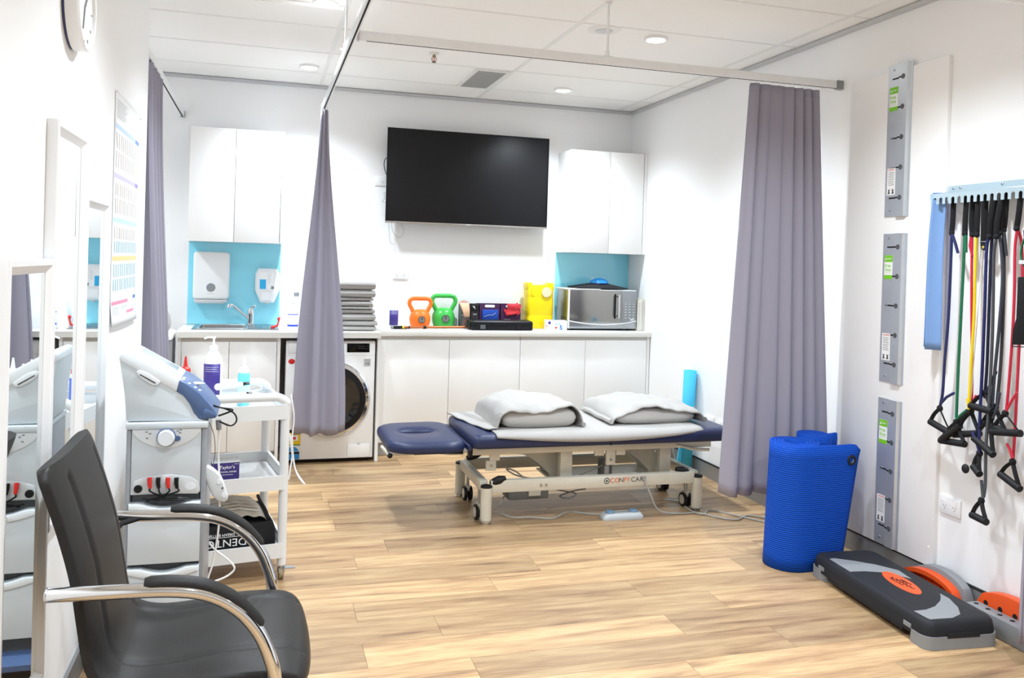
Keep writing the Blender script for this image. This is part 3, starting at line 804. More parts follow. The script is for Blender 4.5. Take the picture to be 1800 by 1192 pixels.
MB().grid(lambda u, v: (lerp(1.83, 1.925, u)+.006*math.sin(5*v), 6.335-.014*math.sin(pi*u)-.004*math.sin(7*v), lerp(1.092, .998+.018*u, v)), 8, 8).build('band', RB, t, solid=.004)
MB().prism([(1.90, 1.09), (1.945, 1.085), (1.94, 1.02), (1.912, 1.0), (1.915, 1.105)], 1, 6.332, 6.342).build('band_tail', RB, t)
MB().prism([(1.805, 1.048), (1.84, 1.05), (1.835, .995)], 1, 6.338, 6.342).build('band_corner', RB, t)

t = thing('tool_case', 'flat black plastic carry case on the worktop front', 'case', (1.75, 6.22, .9))
MB().loft([[(x, y, z) for x, y in rrect(1.505+k, 1.985-k, 6.135+k, 6.315-k, .012)] for k, z in ((.006, .9008), (0, .906), (0, .932))]).build('lower_shell', BLK, t)
MB().loft([[(x, y, z) for x, y in rrect(1.505+k, 1.985-k, 6.135+k, 6.315-k, .012)] for k, z in ((0, .9335), (0, .962), (.01, .972))]).build('lid', BLK, t)
for x in (1.59, 1.87): box('latch', DGP if x < 1.7 else BLK, t, x-.02, x+.02, 6.128, 6.136, .912, .942, bevel=.002)
m = MB().box(1.55, 1.93, 6.17, 6.29, .972, .9735); m.build('lid_panel', BLK, t, bevel=.001)
for x in (1.497,): box('end_clip', BLK, t, x, 1.506, 6.17, 6.28, .91, .955, bevel=.003)

t = thing('jerry_can', 'yellow plastic jerry can with round cream tag', 'jerry can', (2.105, 6.42, .9))
def jr(k): return rrect(2.0+k, 2.226-k, 6.345+k*.6, 6.495-k*.6, .03)
MB().loft([[(x, y, z) for x, y in jr(k)] for k, z in ((.012, .9005), (.004, .91), (.003, .99), (.0055, 1.0), (.0055, 1.006), (.003, 1.012), (.003, 1.12), (.006, 1.135), (.006, 1.15), (.005, 1.21), (.014, 1.228))]).build('body', YEL, t, angle=50)
for x in (2.024, 2.203): box('shoulder', YEL, t, x-.022, x+.022, 6.36, 6.48, 1.20, 1.262, bevel=.012, seg=3)
box('handle', YEL, t, 2.04, 2.19, 6.40, 6.44, 1.215, 1.243, bevel=.012, seg=3)
box('recess_line', mat('yellow_dark', (226, 190, 10), .4), t, 2.028, 2.058, 6.3485, 6.352, 1.15, 1.20, bevel=.001)
MB().lathe([(0, 0), (.038, 0), (.04, .003), (.038, .006), (0, .006)], c=(2.155, 6.336, 1.187), n=28, ax=1).build('tag', mat('cream_tag', (238, 226, 190), .5), t)
MB().tube([(2.155, 6.34, 1.225), (2.15, 6.36, 1.245), (2.145, 6.41, 1.25)], .003, 6).build('tag_cord', YEL, t)

t = thing('glove_box', 'white glove box with blue print beside the microwave', 'box', (2.19, 6.24, .9))
BLP = mat('blue_print', (66, 96, 210), .5); BLL = mat('pale_blue_print', (150, 205, 238), .5)
gz = .975
m = MB().prism([(2.115, 6.20), (2.27, 6.165), (2.283, 6.27), (2.128, 6.305)], 2, .9006, gz); m.build('carton', WHT, t, bevel=.001)
def gq(u, v, d=.0012):
    a = Vector((2.115, 6.20, 0)); b_ = Vector((2.27, 6.165, 0)); p_ = a+(b_-a)*u; n_ = Vector((-(6.165-6.20), 2.27-2.115, 0)).normalized()
    p_ = p_-n_*d; return (p_.x, p_.y, lerp(.9006, gz, v))
def gdec(u0, u1, v0, v1, mm, nm):
    MB().add([gq(u0, v0), gq(u1, v0), gq(u1, v1), gq(u0, v1), gq(u0, v0, -.0005), gq(u1, v0, -.0005), gq(u1, v1, -.0005), gq(u0, v1, -.0005)], [(0, 1, 2, 3), (4, 7, 6, 5), (0, 4, 5, 1), (1, 5, 6, 2), (2, 6, 7, 3), (3, 7, 4, 0)]).build(nm, mm, t)
for k, (u0, v0) in enumerate(((.62, .05), (.69, .05), (.76, .05), (.66, .3), (.72, .3))): gdec(u0, u0+.05, v0, v0+.25, BLP if k % 2 else BLL, 'printed_hand')
gdec(.42, .52, .18, .36, RED, 'printed_mark'); gdec(.08, .2, .62, .9, PURP, 'printed_mark'); gdec(.42, .7, .6, .7, BLL, 'printed_line'); gdec(.0, .03, .3, .5, ORG, 'printed_mark')
MB().prism(ell(2.2, 6.235, .05, .018, rot=-.22), 2, gz, gz+.0012).build('dispenser_slot', BLP, t)

# ------------------------------------------------------------------ microwave and what lies on it
t = thing('microwave', 'stainless steel microwave oven with bar handle', 'microwave', (2.58, 6.36, .9))
mx0, mx1, my0, my1, mz0, mz1 = 2.292, 2.868, 6.20, 6.485, .914, 1.214
box('casing', STEEL, t, mx0, mx1, my0+.016, my1, mz0, mz1, bevel=.004)
box('top_sheet', WPL, t, mx0, mx1, my0+.016, my1, mz1, mz1+.006)
for x in (mx0+.05, mx1-.05):
    for y in (my0+.05, my1-.05): MB().cyl((x, y, .9005), (x, y, mz0), .014).build('foot', BLKR, t)
xs = 2.742
DOORS = mat('mirror_steel', (150, 148, 144), .16, .85, stretch=(1, 1, 1))
box('door', DOORS, t, mx0, xs-.001, my0, my0+.016, mz0+.05, mz1, bevel=.002)
box('control_panel', GPL, t, xs+.001, mx1, my0, my0+.016, mz0+.05, mz1, bevel=.002)
box('lower_strip', STEEL, t, mx0, mx1, my0, my0+.016, mz0, mz0+.05, bevel=.002)
def arcz(x): return mz0+.062-.03*(1-((x-(mx0+mx1)/2)/.288)**2)
MB().tube([(mx0+(mx1-mx0)*i/24, my0-.001, arcz(mx0+(mx1-mx0)*i/24)) for i in range(25)], .0035, 6).build('silver_arc', WPL, t)
box('left_trim', WPL, t, mx0-.001, mx0+.008, my0-.002, my0+.02, mz0, mz1+.004)
MB().cyl((2.70, my0-.034, mz0+.085), (2.70, my0-.034, mz1-.03), .0085, n=14).build('handle', CHROME, t)
for z in (mz0+.10, mz1-.045): MB().cyl((2.70, my0+.001, z), (2.70, my0-.034, z), .006).build('handle_post', CHROME, t)
box('handle_recess', BLK, t, 2.676, 2.690, my0-.0015, my0+.001, mz0+.08, mz1-.025)
for i in range(3):
    for j in range(6): box('keypad_key', LGP, t, 2.765+i*.034, 2.783+i*.034, my0-.0012, my0+.001, mz0+.085+j*.022, mz0+.090+j*.022)
box('keypad_frame', LGP, t, 2.762, 2.852, my0-.001, my0+.001, mz0+.212, mz0+.2135)
box('open_button', LGP, t, 2.815, 2.85, my0-.002, my0+.001, mz0+.066, mz0+.08)
for i in range(7):
    for j in range(4): box('vent_hole', BLKM, t, mx0-.0008, mx0+.001, my0+.05+i*.018, my0+.058+i*.018, mz0+.04+j*.013, mz0+.047+j*.013)
tp = mz1+.0062
o = box('paper_sheets', WHT, None, 2.27, 2.56, 6.21, 6.46, tp, tp+.006)
tag(o, 'loose white paper sheets on top of the microwave', 'paper')
t = thing('foam_wedge', 'black ribbed foam pad lying on top of the microwave', 'pad', (2.60, 6.33, tp))
z_ = tp+.0065
FOAM = mat('black_foam', (34, 34, 38), .85, bump=.4, bscale=300)
m = MB().loft([[(2.37, 6.22, z_), (2.80, 6.22, z_), (2.80, 6.45, z_), (2.37, 6.45, z_)], [(2.37, 6.22, z_+.012), (2.80, 6.22, z_+.008), (2.80, 6.45, z_+.008), (2.37, 6.45, z_+.012)], [(2.50, 6.27, z_+.034), (2.68, 6.27, z_+.034), (2.68, 6.42, z_+.034), (2.50, 6.42, z_+.034)]])
m.build('pad', FOAM, t)
for i in range(9): box('rib', FOAM, t, 2.51+i*.019, 2.519+i*.019, 6.275, 6.415, z_+.034, z_+.038)
t = thing('massage_dome', 'bright blue rubber dome on the black foam pad', 'massage ball', (2.595, 6.34, z_+.036))
MB().lathe([(0, 0), (.07, 0), (.074, .008), (.068, .024), (.045, .04), (.02, .046), (0, .047)], c=(2.595, 6.34, z_+.0385), n=28).build('dome', mat('dome_blue', (40, 150, 232), .3), t)
MB().lathe([(.072, 0), (.078, .003), (.074, .008)], c=(2.595, 6.34, z_+.0385), n=28).build('base_ring', mat('dome_blue_dark', (24, 96, 170), .4), t)
FC = [mat('folder_cream', (226, 221, 208), .6), mat('folder_white', (240, 239, 235), .5), mat('folder_kraft', (214, 204, 186), .7)]
for i in range(4):
    xa = 2.876+i*.0138
    t = thing('document_folder', 'cream document folder, %s beside the microwave' % ['first from it', 'second from it', 'third from it', 'last against the wall'][i], 'folder', (xa+.006, 6.3, .9), group='upright folders by the microwave')
    h = [.245, .25, .248, .255][i]
    m = MB().box(xa, xa+.0015, 6.18, 6.42, .9005, .9+h).box(xa+.0115, xa+.013, 6.18, 6.42, .9005, .9+h).box(xa, xa+.013, 6.42, 6.422, .9005, .9+h)
    m.build('cover', FC[i % 3], t)
    box('pages', WHT, t, xa+.002, xa+.011, 6.186, 6.418, .902, .9+h-.008)
# ------------------------------------------------------------------ treatment table
t = thing('treatment_table', 'navy vinyl electric treatment table on cream steel frame', 'treatment table', (1.83, 4.69, 0))
def cushion(name, x0, x1, y0, y1, z0, z1, r, hole=None, taper=0, droop=0):
    m = MB(); n = 7
    def outline(k):
        base = rrect(x0+k, x1-k, y0+k, y1-k, r, n); pts = []
        for i_ in range(len(base)):
            a_, b_ = base[i_], base[(i_+1) % len(base)]; q_ = max(1, int(math.hypot(b_[0]-a_[0], b_[1]-a_[1])/.03)) if hole else 1
            if hole: q_ = 12 if i_ % (n+1) == n else 1
            pts += [(a_[0]+(b_[0]-a_[0])*j_/q_, a_[1]+(b_[1]-a_[1])*j_/q_) for j_ in range(q_)]
        out = []
        for x, y in pts:
            f = (x1-x)/(x1-x0); ym = (y0+y1)/2
            out.append((x, ym+(y-ym)*(1-taper*f**2), -droop*f))
        return out
    rings = []
    lev = ((.02, z0), (.004, z0+.006), (0, z0+.02), (0, z1-.026), (.006, z1-.010), (.02, z1-.001), (.04, z1+.002))
    for k, z in lev: rings.append([(x, y, z+d) for x, y, d in outline(k)])
    if hole is None:
        m.loft(rings)
    else:
        m.loft(rings, cap=False)
        # top ring to hole
        hx, hy, ha, hb = hole
        N = len(rings[0])
        top = rings[-1]; hr = []; hb2 = []
        for (x, y, z) in top:
            a = math.atan2((y-hy)/hb, (x-hx)/ha)
            hr.append((hx+ha*math.cos(a), hy+hb*math.sin(a), z)); 
        inner = [(hx+(p[0]-hx)*.86, hy+(p[1]-hy)*.86, p[2]-.012) for p in hr]
        bot = [(p[0], p[1], z0-droop*.5) for p in inner]
        mid = [tuple(Vector(a)*.5+Vector(b)*.5) for a, b in zip(top, hr)]
        m.loft([top, mid, hr, inner, bot], cap=False)
    return m.build(name, NAVY, t, angle=60)
BT = .486
cushion('body_cushion', 1.098, 2.665, 4.36, 5.02, .412, BT, .03)
cushion('head_cushion', .655, 1.075, 4.37, 5.01, .392, .452, .10, hole=(.85, 4.69, .105, .055), taper=.12)
box('hinge_strip', NAVY, t, 1.077, 1.096, 4.385, 5.0, .402, .432, bevel=.005)
box('seam', BLKM, t, 1.885, 1.890, 4.3585, 4.40, .414, .47)
# upper frame
for y in (4.46, 4.90): box('top_rail', CREAM, t, 1.11, 2.56, y-.018, y+.018, .366, .408, bevel=.004)
for x in (1.14, 1.90, 2.50): box('top_cross', CREAM, t, x-.02, x+.02, 4.478, 4.882, .37, .406, bevel=.003)
box('head_bracket', BLK, t, 1.095, 1.115, 4.44, 4.48, .355, .412)
box('head_rail', BLK, t, .80, 1.07, 4.47, 4.49, .374, .39); box('head_rail', BLK, t, .80, 1.07, 4.89, 4.91, .374, .39)
MB().tube([(1.07, 4.47, .37), (1.0, 4.5, .365), (.93, 4.52, .37)], .006, 6).build('head_stay', STEEL, t)
MB().tube([(.64, 4.56, .405), (.672, 4.47, .375)], .009, 10).build('head_handle', CREAM, t)
MB().ball((.672, 4.47, .375), .014).build('handle_knob', BLKR, t)
for x, z0_, z1_ in ((1.245, .33, .37), (1.225, .275, .33), (1.86, .335, .37), (1.93, .28, .37), (1.99, .335, .37)):
    box('hanger_block', CREAM, t, x-.028, x+.028, 4.455, 4.475, z0_, z1_, bevel=.002)
MB().cyl((1.225, 4.452, .305), (1.225, 4.456, .305), .008).build('bolt', STEEL, t)
MB().cyl((1.93, 4.452, .31), (1.93, 4.456, .31), .008).build('bolt', STEEL, t)
# base frame
for y, xa, xb in ((4.43, 1.215, 2.44), (4.955, 1.2, 2.47)): box('base_beam', CREAM, t, xa, xb, y-.02, y+.02, .165, .232, bevel=.004)
for x, a in ((1.185, 1.175), (2.462, 2.49)): box('base_end', CREAM, t, x-.022, x+.022, 4.45, 4.94, .172, .226, bevel=.004)
lettA = (1.83, 4.4092, .205)
LEGS = [(1.19, 4.412), (1.175, 4.965), (2.465, 4.425), (2.49, 4.955)]
for x, y in LEGS:
    lg = MB().cyl((x, y, .022), (x, y, .198), .031, n=24).build('leg', CREAM, t)
    MB().lathe([(0, 0), (.031, 0), (.033, .004), (.031, .010), (.02, .014), (0, .015)], c=(x, y, .198), n=24).build('leg_cap', BLKR, lg)
    MB().lathe([(0, 0.0004), (.028, .0004), (.03, .006), (.024, .009), (.03, .013), (.03, .02), (.0, .022)], c=(x, y, 0), n=24).build('levelling_foot', CHROME, lg)
for i, (x, y) in enumerate([(1.155+.02, 4.50), (1.20, 4.88), (2.445, 4.52), (2.47, 4.87)]):
    c = MB().cyl((x, y, .075), (x, y, .17), .010).build('caster', STEEL, t)
    for s_ in (-1, 1):
        wh = MB().cyl((x+s_*.024, y, .0415), (x+s_*.008, y, .0415), .041, n=24).build('wheel', BLKR, c)
        MB().cyl((x+s_*.0265, y, .0415), (x+s_*.022, y, .0415), .028, n=20).build('hub', CREAM, wh)
    box('fork', CREAM, c, x-.012, x+.012, y-.02, y+.03, .06, .09)
for p_, ax in (((1.265, 4.425, .232), .2), ((1.235, 4.86, .27), .2), ((2.37, 4.44, .236), -.3)):
    MB().tube([Vector(p_)+Vector((-.05*(1 if ax > 0 else -1), 0, -.018)), Vector(p_)+Vector((-.03*(1 if ax > 0 else -1), 0, -.010)), Vector(p_), Vector(p_)+Vector((.035*(1 if ax > 0 else -1), 0, .008))], [.012, .021, .024, .013], 12).build('foot_pedal', BLKR, t)
# posts and lifting arms
for x, y in ((1.675, 4.52), (2.30, 4.54)): box('lift_post', CREAM, t, x-.036, x+.036, y-.03, y+.03, .17, .40, bevel=.005)
for x, y in ((1.72, 4.86), (2.33, 4.86)): box('lift_post', CREAM, t, x-.03, x+.03, y-.03, y+.03, .17, .40, bevel=.005)
def arm(x0, y):
    pts = [(x0, .385), (x0+.30, .385), (x0+.33, .36), (x0+.345, .17), (x0+.30, .17)]
    for i in range(7):
        a = i/6; pts.append((x0+.29-.20*a, .20+.125*math.sin(a*pi/2)))
    pts.append((x0, .35))
    MB().prism(pts, 1, y-.006, y+.006).build('lift_arm', CREAM, t)
arm(1.33, 4.62); arm(1.33, 4.80); arm(1.96, 4.64); arm(1.96, 4.80)
box('drip_tray', CREAM, t, 1.62, 2.30, 4.56, 4.86, .168, .178)
# motor, control box, cables
ACT = mat('actuator_grey', (112, 114, 112), .5)
MB().lathe([(0, 0), (.042, 0), (.042, .09), (.038, .102), (0, .103)], c=(1.965, 4.62, .178), n=28).build('actuator', ACT, t)
box('actuator_label', LGP, t, 1.945, 1.972, 4.5765, 4.58, .20, .245)
cb = box('control_box', ACT, t, 1.36, 1.60, 4.56, 4.70, .075, .165, bevel=.01)
box('bracket', CREAM, cb, 1.475, 1.545, 4.545, 4.56, .10, .17)
for x in (1.50, 1.53): MB().cyl((x, 4.404, .198), (x, 4.4105, .198), .007, n=10).build('bolt', STEEL, t)
MB().tube([(2.335, 4.44, .385), (2.43, 4.43, .36), (2.54, 4.43, .352)], [.007, .009, .009], 10).build('side_lever', CREAM, t)
MB().tube([(2.335, 4.47, .40), (2.45, 4.50, .375), (2.52, 4.50, .372)], .006, 8).build('side_lever', STEEL, t)
# lettering on the near beam
LOG = mat('logo_grey', (80, 82, 86), .5); LOO = mat('logo_orange', (232, 110, 38), .5)
yb = 4.4095
bl = [o for o in t.children if o.name.startswith('base_beam')][0]
MB().lathe([(.013, -.0008), (.0175, -.0008), (.0175, .0002), (.013, .0002), (.013, -.0008)], c=(2.095-.205, yb, .203), n=24, ax=1).build('emblem_ring', LOG, bl)
box('emblem_cross', LOG, bl, 1.890-.007, 1.890+.007, yb-.0008, yb+.0003, .2005, .2055); box('emblem_cross', LOG, bl, 1.890-.0025, 1.890+.0025, yb-.0008, yb+.0003, .196, .21)
text('CO', .037, LOO, bl, (1.938, yb-.0005, .203), (1, 0, 0), (0, 0, 1), squash=1.05)
text('N', .037, LOG, bl, (1.978, yb-.0005, .203), (1, 0, 0), (0, 0, 1), squash=1.0)
text('FY', .037, LOO, bl, (2.012, yb-.0005, .203), (1, 0, 0), (0, 0, 1), squash=1.05)
text('CARE', .037, LOG, bl, (2.085, yb-.0005, .203), (1, 0, 0), (0, 0, 1), squash=1.05)
for pts, m_ in (([(1.50, 4.60, .165), (1.45, 4.58, .20), (1.40, 4.60, .235), (1.36, 4.62, .24), (1.42, 4.60, .205), (1.56, 4.58, .18), (1.68, 4.48, .19), (1.78, 4.56, .20), (1.90, 4.58, .235), (1.95, 4.60, .255)], CORDG),
                ([(1.60, 4.63, .12), (1.70, 4.62, .10), (1.78, 4.60, .085), (1.74, 4.60, .06), (1.68, 4.60, .075), (1.76, 4.60, .10), (1.84, 4.60, .11)], GPL)):
    MB().tube(smoothpath(pts), .0045, 6).build('cable', m_, t)

# foot switch and mains lead on the floor
t = thing('foot_switch', 'pale grey two-button foot switch on the floor', 'foot switch', (1.97, 4.37, 0))
m = MB().loft([[(x, y, z) for x, y in rrect(1.845+k, 2.095-k, 4.33+k*.6, 4.42-k*.6, .03)] for k, z in ((.0, .0006), (.0, .012), (.012, .03), (.03, .034))]); m.build('housing', mat('switch_grey', (176, 180, 182), .5), t, angle=50)
for x in (1.90, 2.04): MB().lathe([(0, .034), (.026, .034), (.026, .04), (.02, .045), (0, .046)], c=(x, 4.375, 0), n=20).build('button', mat('pedal_blue', (110, 140, 165), .5), t)
MB().tube(smoothpath([(1.87, 4.40, .018), (1.80, 4.46, .008), (1.70, 4.52, .006), (1.58, 4.42, .006), (1.46, 4.46, .006), (1.36, 4.48, .006), (1.30, 4.54, .03), (1.34, 4.60, .08), (1.38, 4.62, .11)]), .0045, 6).build('cable', CORDG, t)
tag(MB().tube(smoothpath([(2.02, 4.50, .22), (2.10, 4.42, .228), (2.14, 4.385, .14), (2.20, 4.38, .03), (2.32, 4.37, .006), (2.44, 4.36, .006), (2.52, 4.25, .006), (2.60, 4.20, .006), (2.70, 4.26, .006), (2.78, 4.20, .006), (2.82, 4.13, .006), (2.74, 4.13, .006), (2.62, 4.30, .006), (2.54, 4.40, .006), (2.46, 4.33, .006), (2.42, 4.42, .006), (2.44, 4.60, .006), (2.37, 4.66, .006), (2.55, 4.70, .006), (2.58, 4.86, .1), (2.60, 5.02, .30), (2.75, 5.18, .42), (2.872, 5.22, .46)]), .0045, 7).build('power_cord', CORDG), 'pale grey mains cord looping across floor from treatment table to wall', 'cord')

# ------------------------------------------------------------------ linen on the table
o = MB()
def f_sheet(u, v):
    x = lerp(1.225, 2.47, u); y = lerp(4.352, 4.985, v)
    z = BT+.0065+.002*math.sin(7*u+3*v)+.0015*math.sin(23*u)
    d = max(0, .02-v*.633*1.0)/.02
    if v < .06:
        k = 1-v/.06
        y = 4.352+.004*(1-k); z = BT+.0065-(.012+.042*math.sin(pi*(u*.92+.04))**1.0)*k
    if u > .86: y = y+(u-.86)*.16*(1-v)
    return (x, y, z)
tag(o.grid(f_sheet, 70, 34).build('bed_towel', TOWEL, solid=.006, angle=80), 'pale grey towel spread flat across the treatment table', 'towel')
def pillow(label, x0, x1, y0, y1, z0, h, rz=0):
    t_ = thing('pillow', label, 'pillow', ((x0+x1)/2, (y0+y1)/2, z0), rz, group='white pillows on the treatment table')
    a, b = (x1-x0)/2, (y1-y0)/2
    def top(u, v, s):
        X = 2*u-1; Y = 2*v-1
        e = max(0, (1-abs(X)**5)*(1-abs(Y)**9))**.42
        px = a*X*(1-.03*(abs(Y)**2)); py = b*Y*(1-.04*abs(X)**2)
        w_ = .004*math.sin(9*X+4*Y)*(e)
        return (px, py, h*.42+s*(h*.5*e)+w_ if s > 0 else h*.42-h*.42*min(1, e*1.25))
    m = MB().grid(lambda u, v: top(u, v, 1), 34, 26); m.grid(lambda u, v: top(u, v, -1), 34, 26)
    m.build('cushion', PILW, t_, local=True, angle=80)
    MB().tube([(a*math.cos(0)*(k), -b*.93, h*.42) for k in [-.9+1.8*i/12 for i in range(13)]], .0035, 6).build('seam', PILW, t_, local=True)
    return t_
Z1 = BT+.0115
pillow('plump white pillow under a draped towel near the head cushion', 1.285, 1.735, 4.47, 4.97, Z1, .125)
pillow('flatter white pillow under a folded towel by the curtain', 1.975, 2.50, 4.50, 4.97, Z1, .10)
def drape(name, label, x0, x1, y0, y1, px0, px1, py0, py1, h, left, right, yskew=0, seed=0, near=0):
    """towel laid over a pillow: height field with hanging edges"""
    def hf(x, y):
        X = (x-(px0+px1)/2)/((px1-px0)/2); Y = (y-(py0+py1)/2)/((py1-py0)/2)
        if abs(X) >= 1.0 or abs(Y) >= 1.12: e = 0
        else: e = max(0, (1-abs(X)**5)*(1-min(1, abs(Y)/1.12)**9))**.42
        return e
    def fn(u, v):
        x = lerp(lerp(x0+near, x0, v), x1, u); y = lerp(y0, y1, v)
        e = hf(x, y)
        w_ = .006*math.sin(21*x+13*y+seed)+.005*math.sin(33*y-17*x+seed*2)+.003*math.sin(70*x+9*y)
        z = Z1+.004+(h*.95+.004)*e+w_*(.4+.6*e)+.004
        edge = (1-v)**6
        z += edge*(-.012+.022*math.sin(u*8+seed))*e
        zl = lerp(BT+.0065, Z1+.003, ss(max(0, min(1, (x-1.17)/.06))))
        return (x, y+yskew*(u-.5)+.006*math.sin(14*u+seed), max(z-(Z1+.003-zl), zl))
    t_ = thing(name, label, 'towel', ((x0+x1)/2, (y0+y1)/2, Z1))
    MB().grid(fn, 80, 56).build('cloth', TOWEL, t_, solid=.007, angle=80)
    hem = [Vector(fn(i/79, 0)) for i in range(80)]
    MB().tube(hem, .0048, 6).build('hem', TOWEL, t_)
    return t_, fn
t, fn = drape('draped_towel', 'pale towel draped over the plump pillow and trailing toward head cushion', 1.085, 1.765, 4.465, 4.99, 1.26, 1.76, 4.46, 4.985, .128, 0, 0, yskew=.02, seed=1, near=.12)
MB().tube([Vector(fn(.999, i/20))+Vector((.004, 0, .002)) for i in range(18)], [.013-.0003*i for i in range(18)], 10).build('rolled_edge', TOWEL, t)
for k in range(3): MB().tube([Vector(fn(.10+.022*k, i/30))+Vector((0, 0, .004)) for i in range(31)], .0028, 5).build('woven_band', TOWEL, t)
t, fn = drape('draped_towel', 'pale towel folded over the flatter pillow near the wall', 1.945, 2.535, 4.495, 4.995, 1.955, 2.53, 4.49, 4.985, .103, 0, 0, yskew=-.02, seed=4)
MB().tube([Vector(fn(.999, i/20))+Vector((.0, 0, .014)) for i in range(18)], .016, 10).build('rolled_edge', TOWEL, t)
MB().tube([Vector(fn(.001, i/20))+Vector((.002, 0, .012)) for i in range(18)], .015, 10).build('rolled_edge', TOWEL, t)

# ------------------------------------------------------------------ cyan rolls by the wall
t = thing('exercise_mat_roll', 'tall light blue foam roll leaning in the corner behind table', 'mat roll', (2.855, 5.31, 0))
m = MB()
def sp(turn, r0, pitch, c0, top, n=90, th=.005):
    rings_o = []; 
    for i in range(n+1):
        a = turn*2*pi*i/n; r = r0+pitch*a/(2*pi); rings_o.append((r*math.cos(a), r*math.sin(a)))
    return rings_o
prof = sp(3.2, .018, .0085, 0, 0)
vs = []
for z, ox in ((0.0006, 0), (.7, .036)):
    for x, y in prof: vs.append((2.868+x+ox*.4-.006, 5.31+y, z))
n = len(prof)
m.add(vs, [(i, i+1, n+i+1, n+i) for i in range(n-1)]).build('sheet', CYAN, t, solid=.007, angle=60)
MB().grid(lambda u, v: (2.822-.05*u*(1-v)**1.5-.004, 5.30-.01*u-.01, lerp(.03, .36, v)), 6, 10).build('loose_flap', CYAN, t, solid=.007)
tag(MB().lathe([(.0, .0006), (.04, .0006), (.042, .01), (.042, .24), (.036, .25), (.02, .25), (.018, .24), (0, .24)], c=(2.70, 5.62, 0), n=24).build('foam_roller', CYAN), 'short light blue foam roller standing behind the table frame', 'foam roller')
tag(box('floor_box', DGP, None, 2.755, 2.875, 5.62, 5.72, .0006, .12, bevel=.006), 'small dark grey box on floor by the blue roller', 'box')
# ------------------------------------------------------------------ right wall: web slide rails
GREENP = mat('label_lime', (124, 200, 40), .5); LTXT = mat('label_text', (120, 122, 126), .6)
XP = XR-.02
def web_slide(label, z0, z1):
    t = thing('wall_rail', label, 'wall rail', (XP, 3.385, z0), group='steel wall rails')
    th = .003
    prof = [(XP-.0005, 3.468), (XP-.0035, 3.468), (XP-.0035, 3.392), (XP-.015, 3.384), (XP-.015, 3.330), (XP-.004, 3.322), (XP-.0035, 3.308), (XP-.0005, 3.308), (XP-.0008, 3.320), (XP-.012, 3.333), (XP-.012, 3.381), (XP-.0005, 3.389)]
    MB().prism(prof, 2, z0+.0, z1).build('rail', GALV, t)
    n = 5
    for i in range(n):
        z = z1-.065-(z1-z0-.155)*i/(n-1)
        MB().add([(XP-.0039, 3.440, z-.0035), (XP-.0039, 3.392, z-.0035), (XP-.0153, 3.3835, z-.0035), (XP-.0153, 3.362, z-.0035), (XP-.0153, 3.362, z+.0035), (XP-.0153, 3.3835, z+.0035), (XP-.0039, 3.392, z+.0035), (XP-.0039, 3.440, z+.0035)],
                 [(0, 1, 6, 7), (1, 2, 5, 6), (2, 3, 4, 5)]).build('slot', BLKM, t, solid=.0006)
        MB().prism(ell(3.356, z, .0125, .0125, 20), 0, XP-.0158, XP-.0148).build('keyhole', DGP, t)
    for z in (z1-.022, (z0+z1)/2+.015, z0+.03):
        MB().ball((XP-.004, 3.43, z), .003, .006, .006, n=10, m=6).build('screw', STEEL, t)
    # green and white sticker
    a, b = 3.455, 3.400; zt = z1-.105; zb = zt-.115
    lb = box('label', WHT, t, XP-.0044, XP-.0036, b, a, zb, zt)
    box('label_band', GREENP, lb, XP-.0049, XP-.0043, b, a, zt-.032, zt); box('label_band', GREENP, lb, XP-.0049, XP-.0043, b, a, zb, zb+.020)
    text('Web', .022, GREENP, lb, (XP-.0046, 3.433, zt-.050), (0, -1, 0), (0, 0, 1)); text('Slide', .022, GREENP, lb, (XP-.0046, 3.430, zt-.070), (0, -1, 0), (0, 0, 1))
    text('PrePak', .010, WHT, lb, (XP-.0051, 3.423, zt-.017), (0, -1, 0), (0, 0, 1))
    MB().prism([(3.449, zt-.024), (3.441, zt-.024), (3.443, zt-.010), (3.4455, zt-.015)], 0, XP-.0053, XP-.0048).build('label_mark', WHT, lb)
    box('label_line', GREENP, lb, XP-.0046, XP-.0043, 3.41, 3.448, zt-.085, zt-.0835)
    zt2 = z0+.235; zb2 = z0+.105
    lb = box('caution_label', WHT, t, XP-.0044, XP-.0036, b, a, zb2, zt2)
    text('CAUTION', .0095, RED, lb, (XP-.0046, 3.4275, zt2-.008), (0, -1, 0), (0, 0, 1))
    for i in range(8): box('label_line', LTXT, lb, XP-.0047, XP-.0043, 3.408+.004*(i % 3 == 2), 3.447, zt2-.022-i*.0085, zt2-.0195-i*.0085)
    for yy in (3.441, 3.415): MB().prism([(yy+.008, zb2+.006), (yy-.008, zb2+.006), (yy-.004, zb2+.02), (yy-.008, zb2+.03), (yy, zb2+.026), (yy+.007, zb2+.03), (yy+.004, zb2+.018)], 0, XP-.0048, XP-.0043).build('label_figure', DGP, lb)
web_slide('galvanised steel strap rail, topmost of three on the white panel', 1.692, 2.424)
web_slide('galvanised steel strap rail, middle of three on the white panel', .892, 1.610)
web_slide('galvanised steel strap rail, lowest of three above the skirting', .108, .812)

# ------------------------------------------------------------------ band rack
RX = 2.842          # hook plate plane
t = thing('band_rack', 'pale blue steel comb rack holding the tube bands', 'rack', (2.89, 2.75, 1.74))
RACK = mat('rack_steel', (196, 216, 226), .3, .6, var=.06)
y0r, y1r, zt, zb = 2.46, 3.10, 1.775, 1.728
box('back_plate', RACK, t, XR-.004, XR-.0005, y0r, 3.085, 1.765, 1.815)
m = MB().add([(XR-.004, y0r, 1.782), (XR-.004, y1r-.03, 1.782), (RX, y1r, zt), (RX, y0r, zt)], [(0, 1, 2, 3)]); m.build('shelf', RACK, t, solid=.0025)
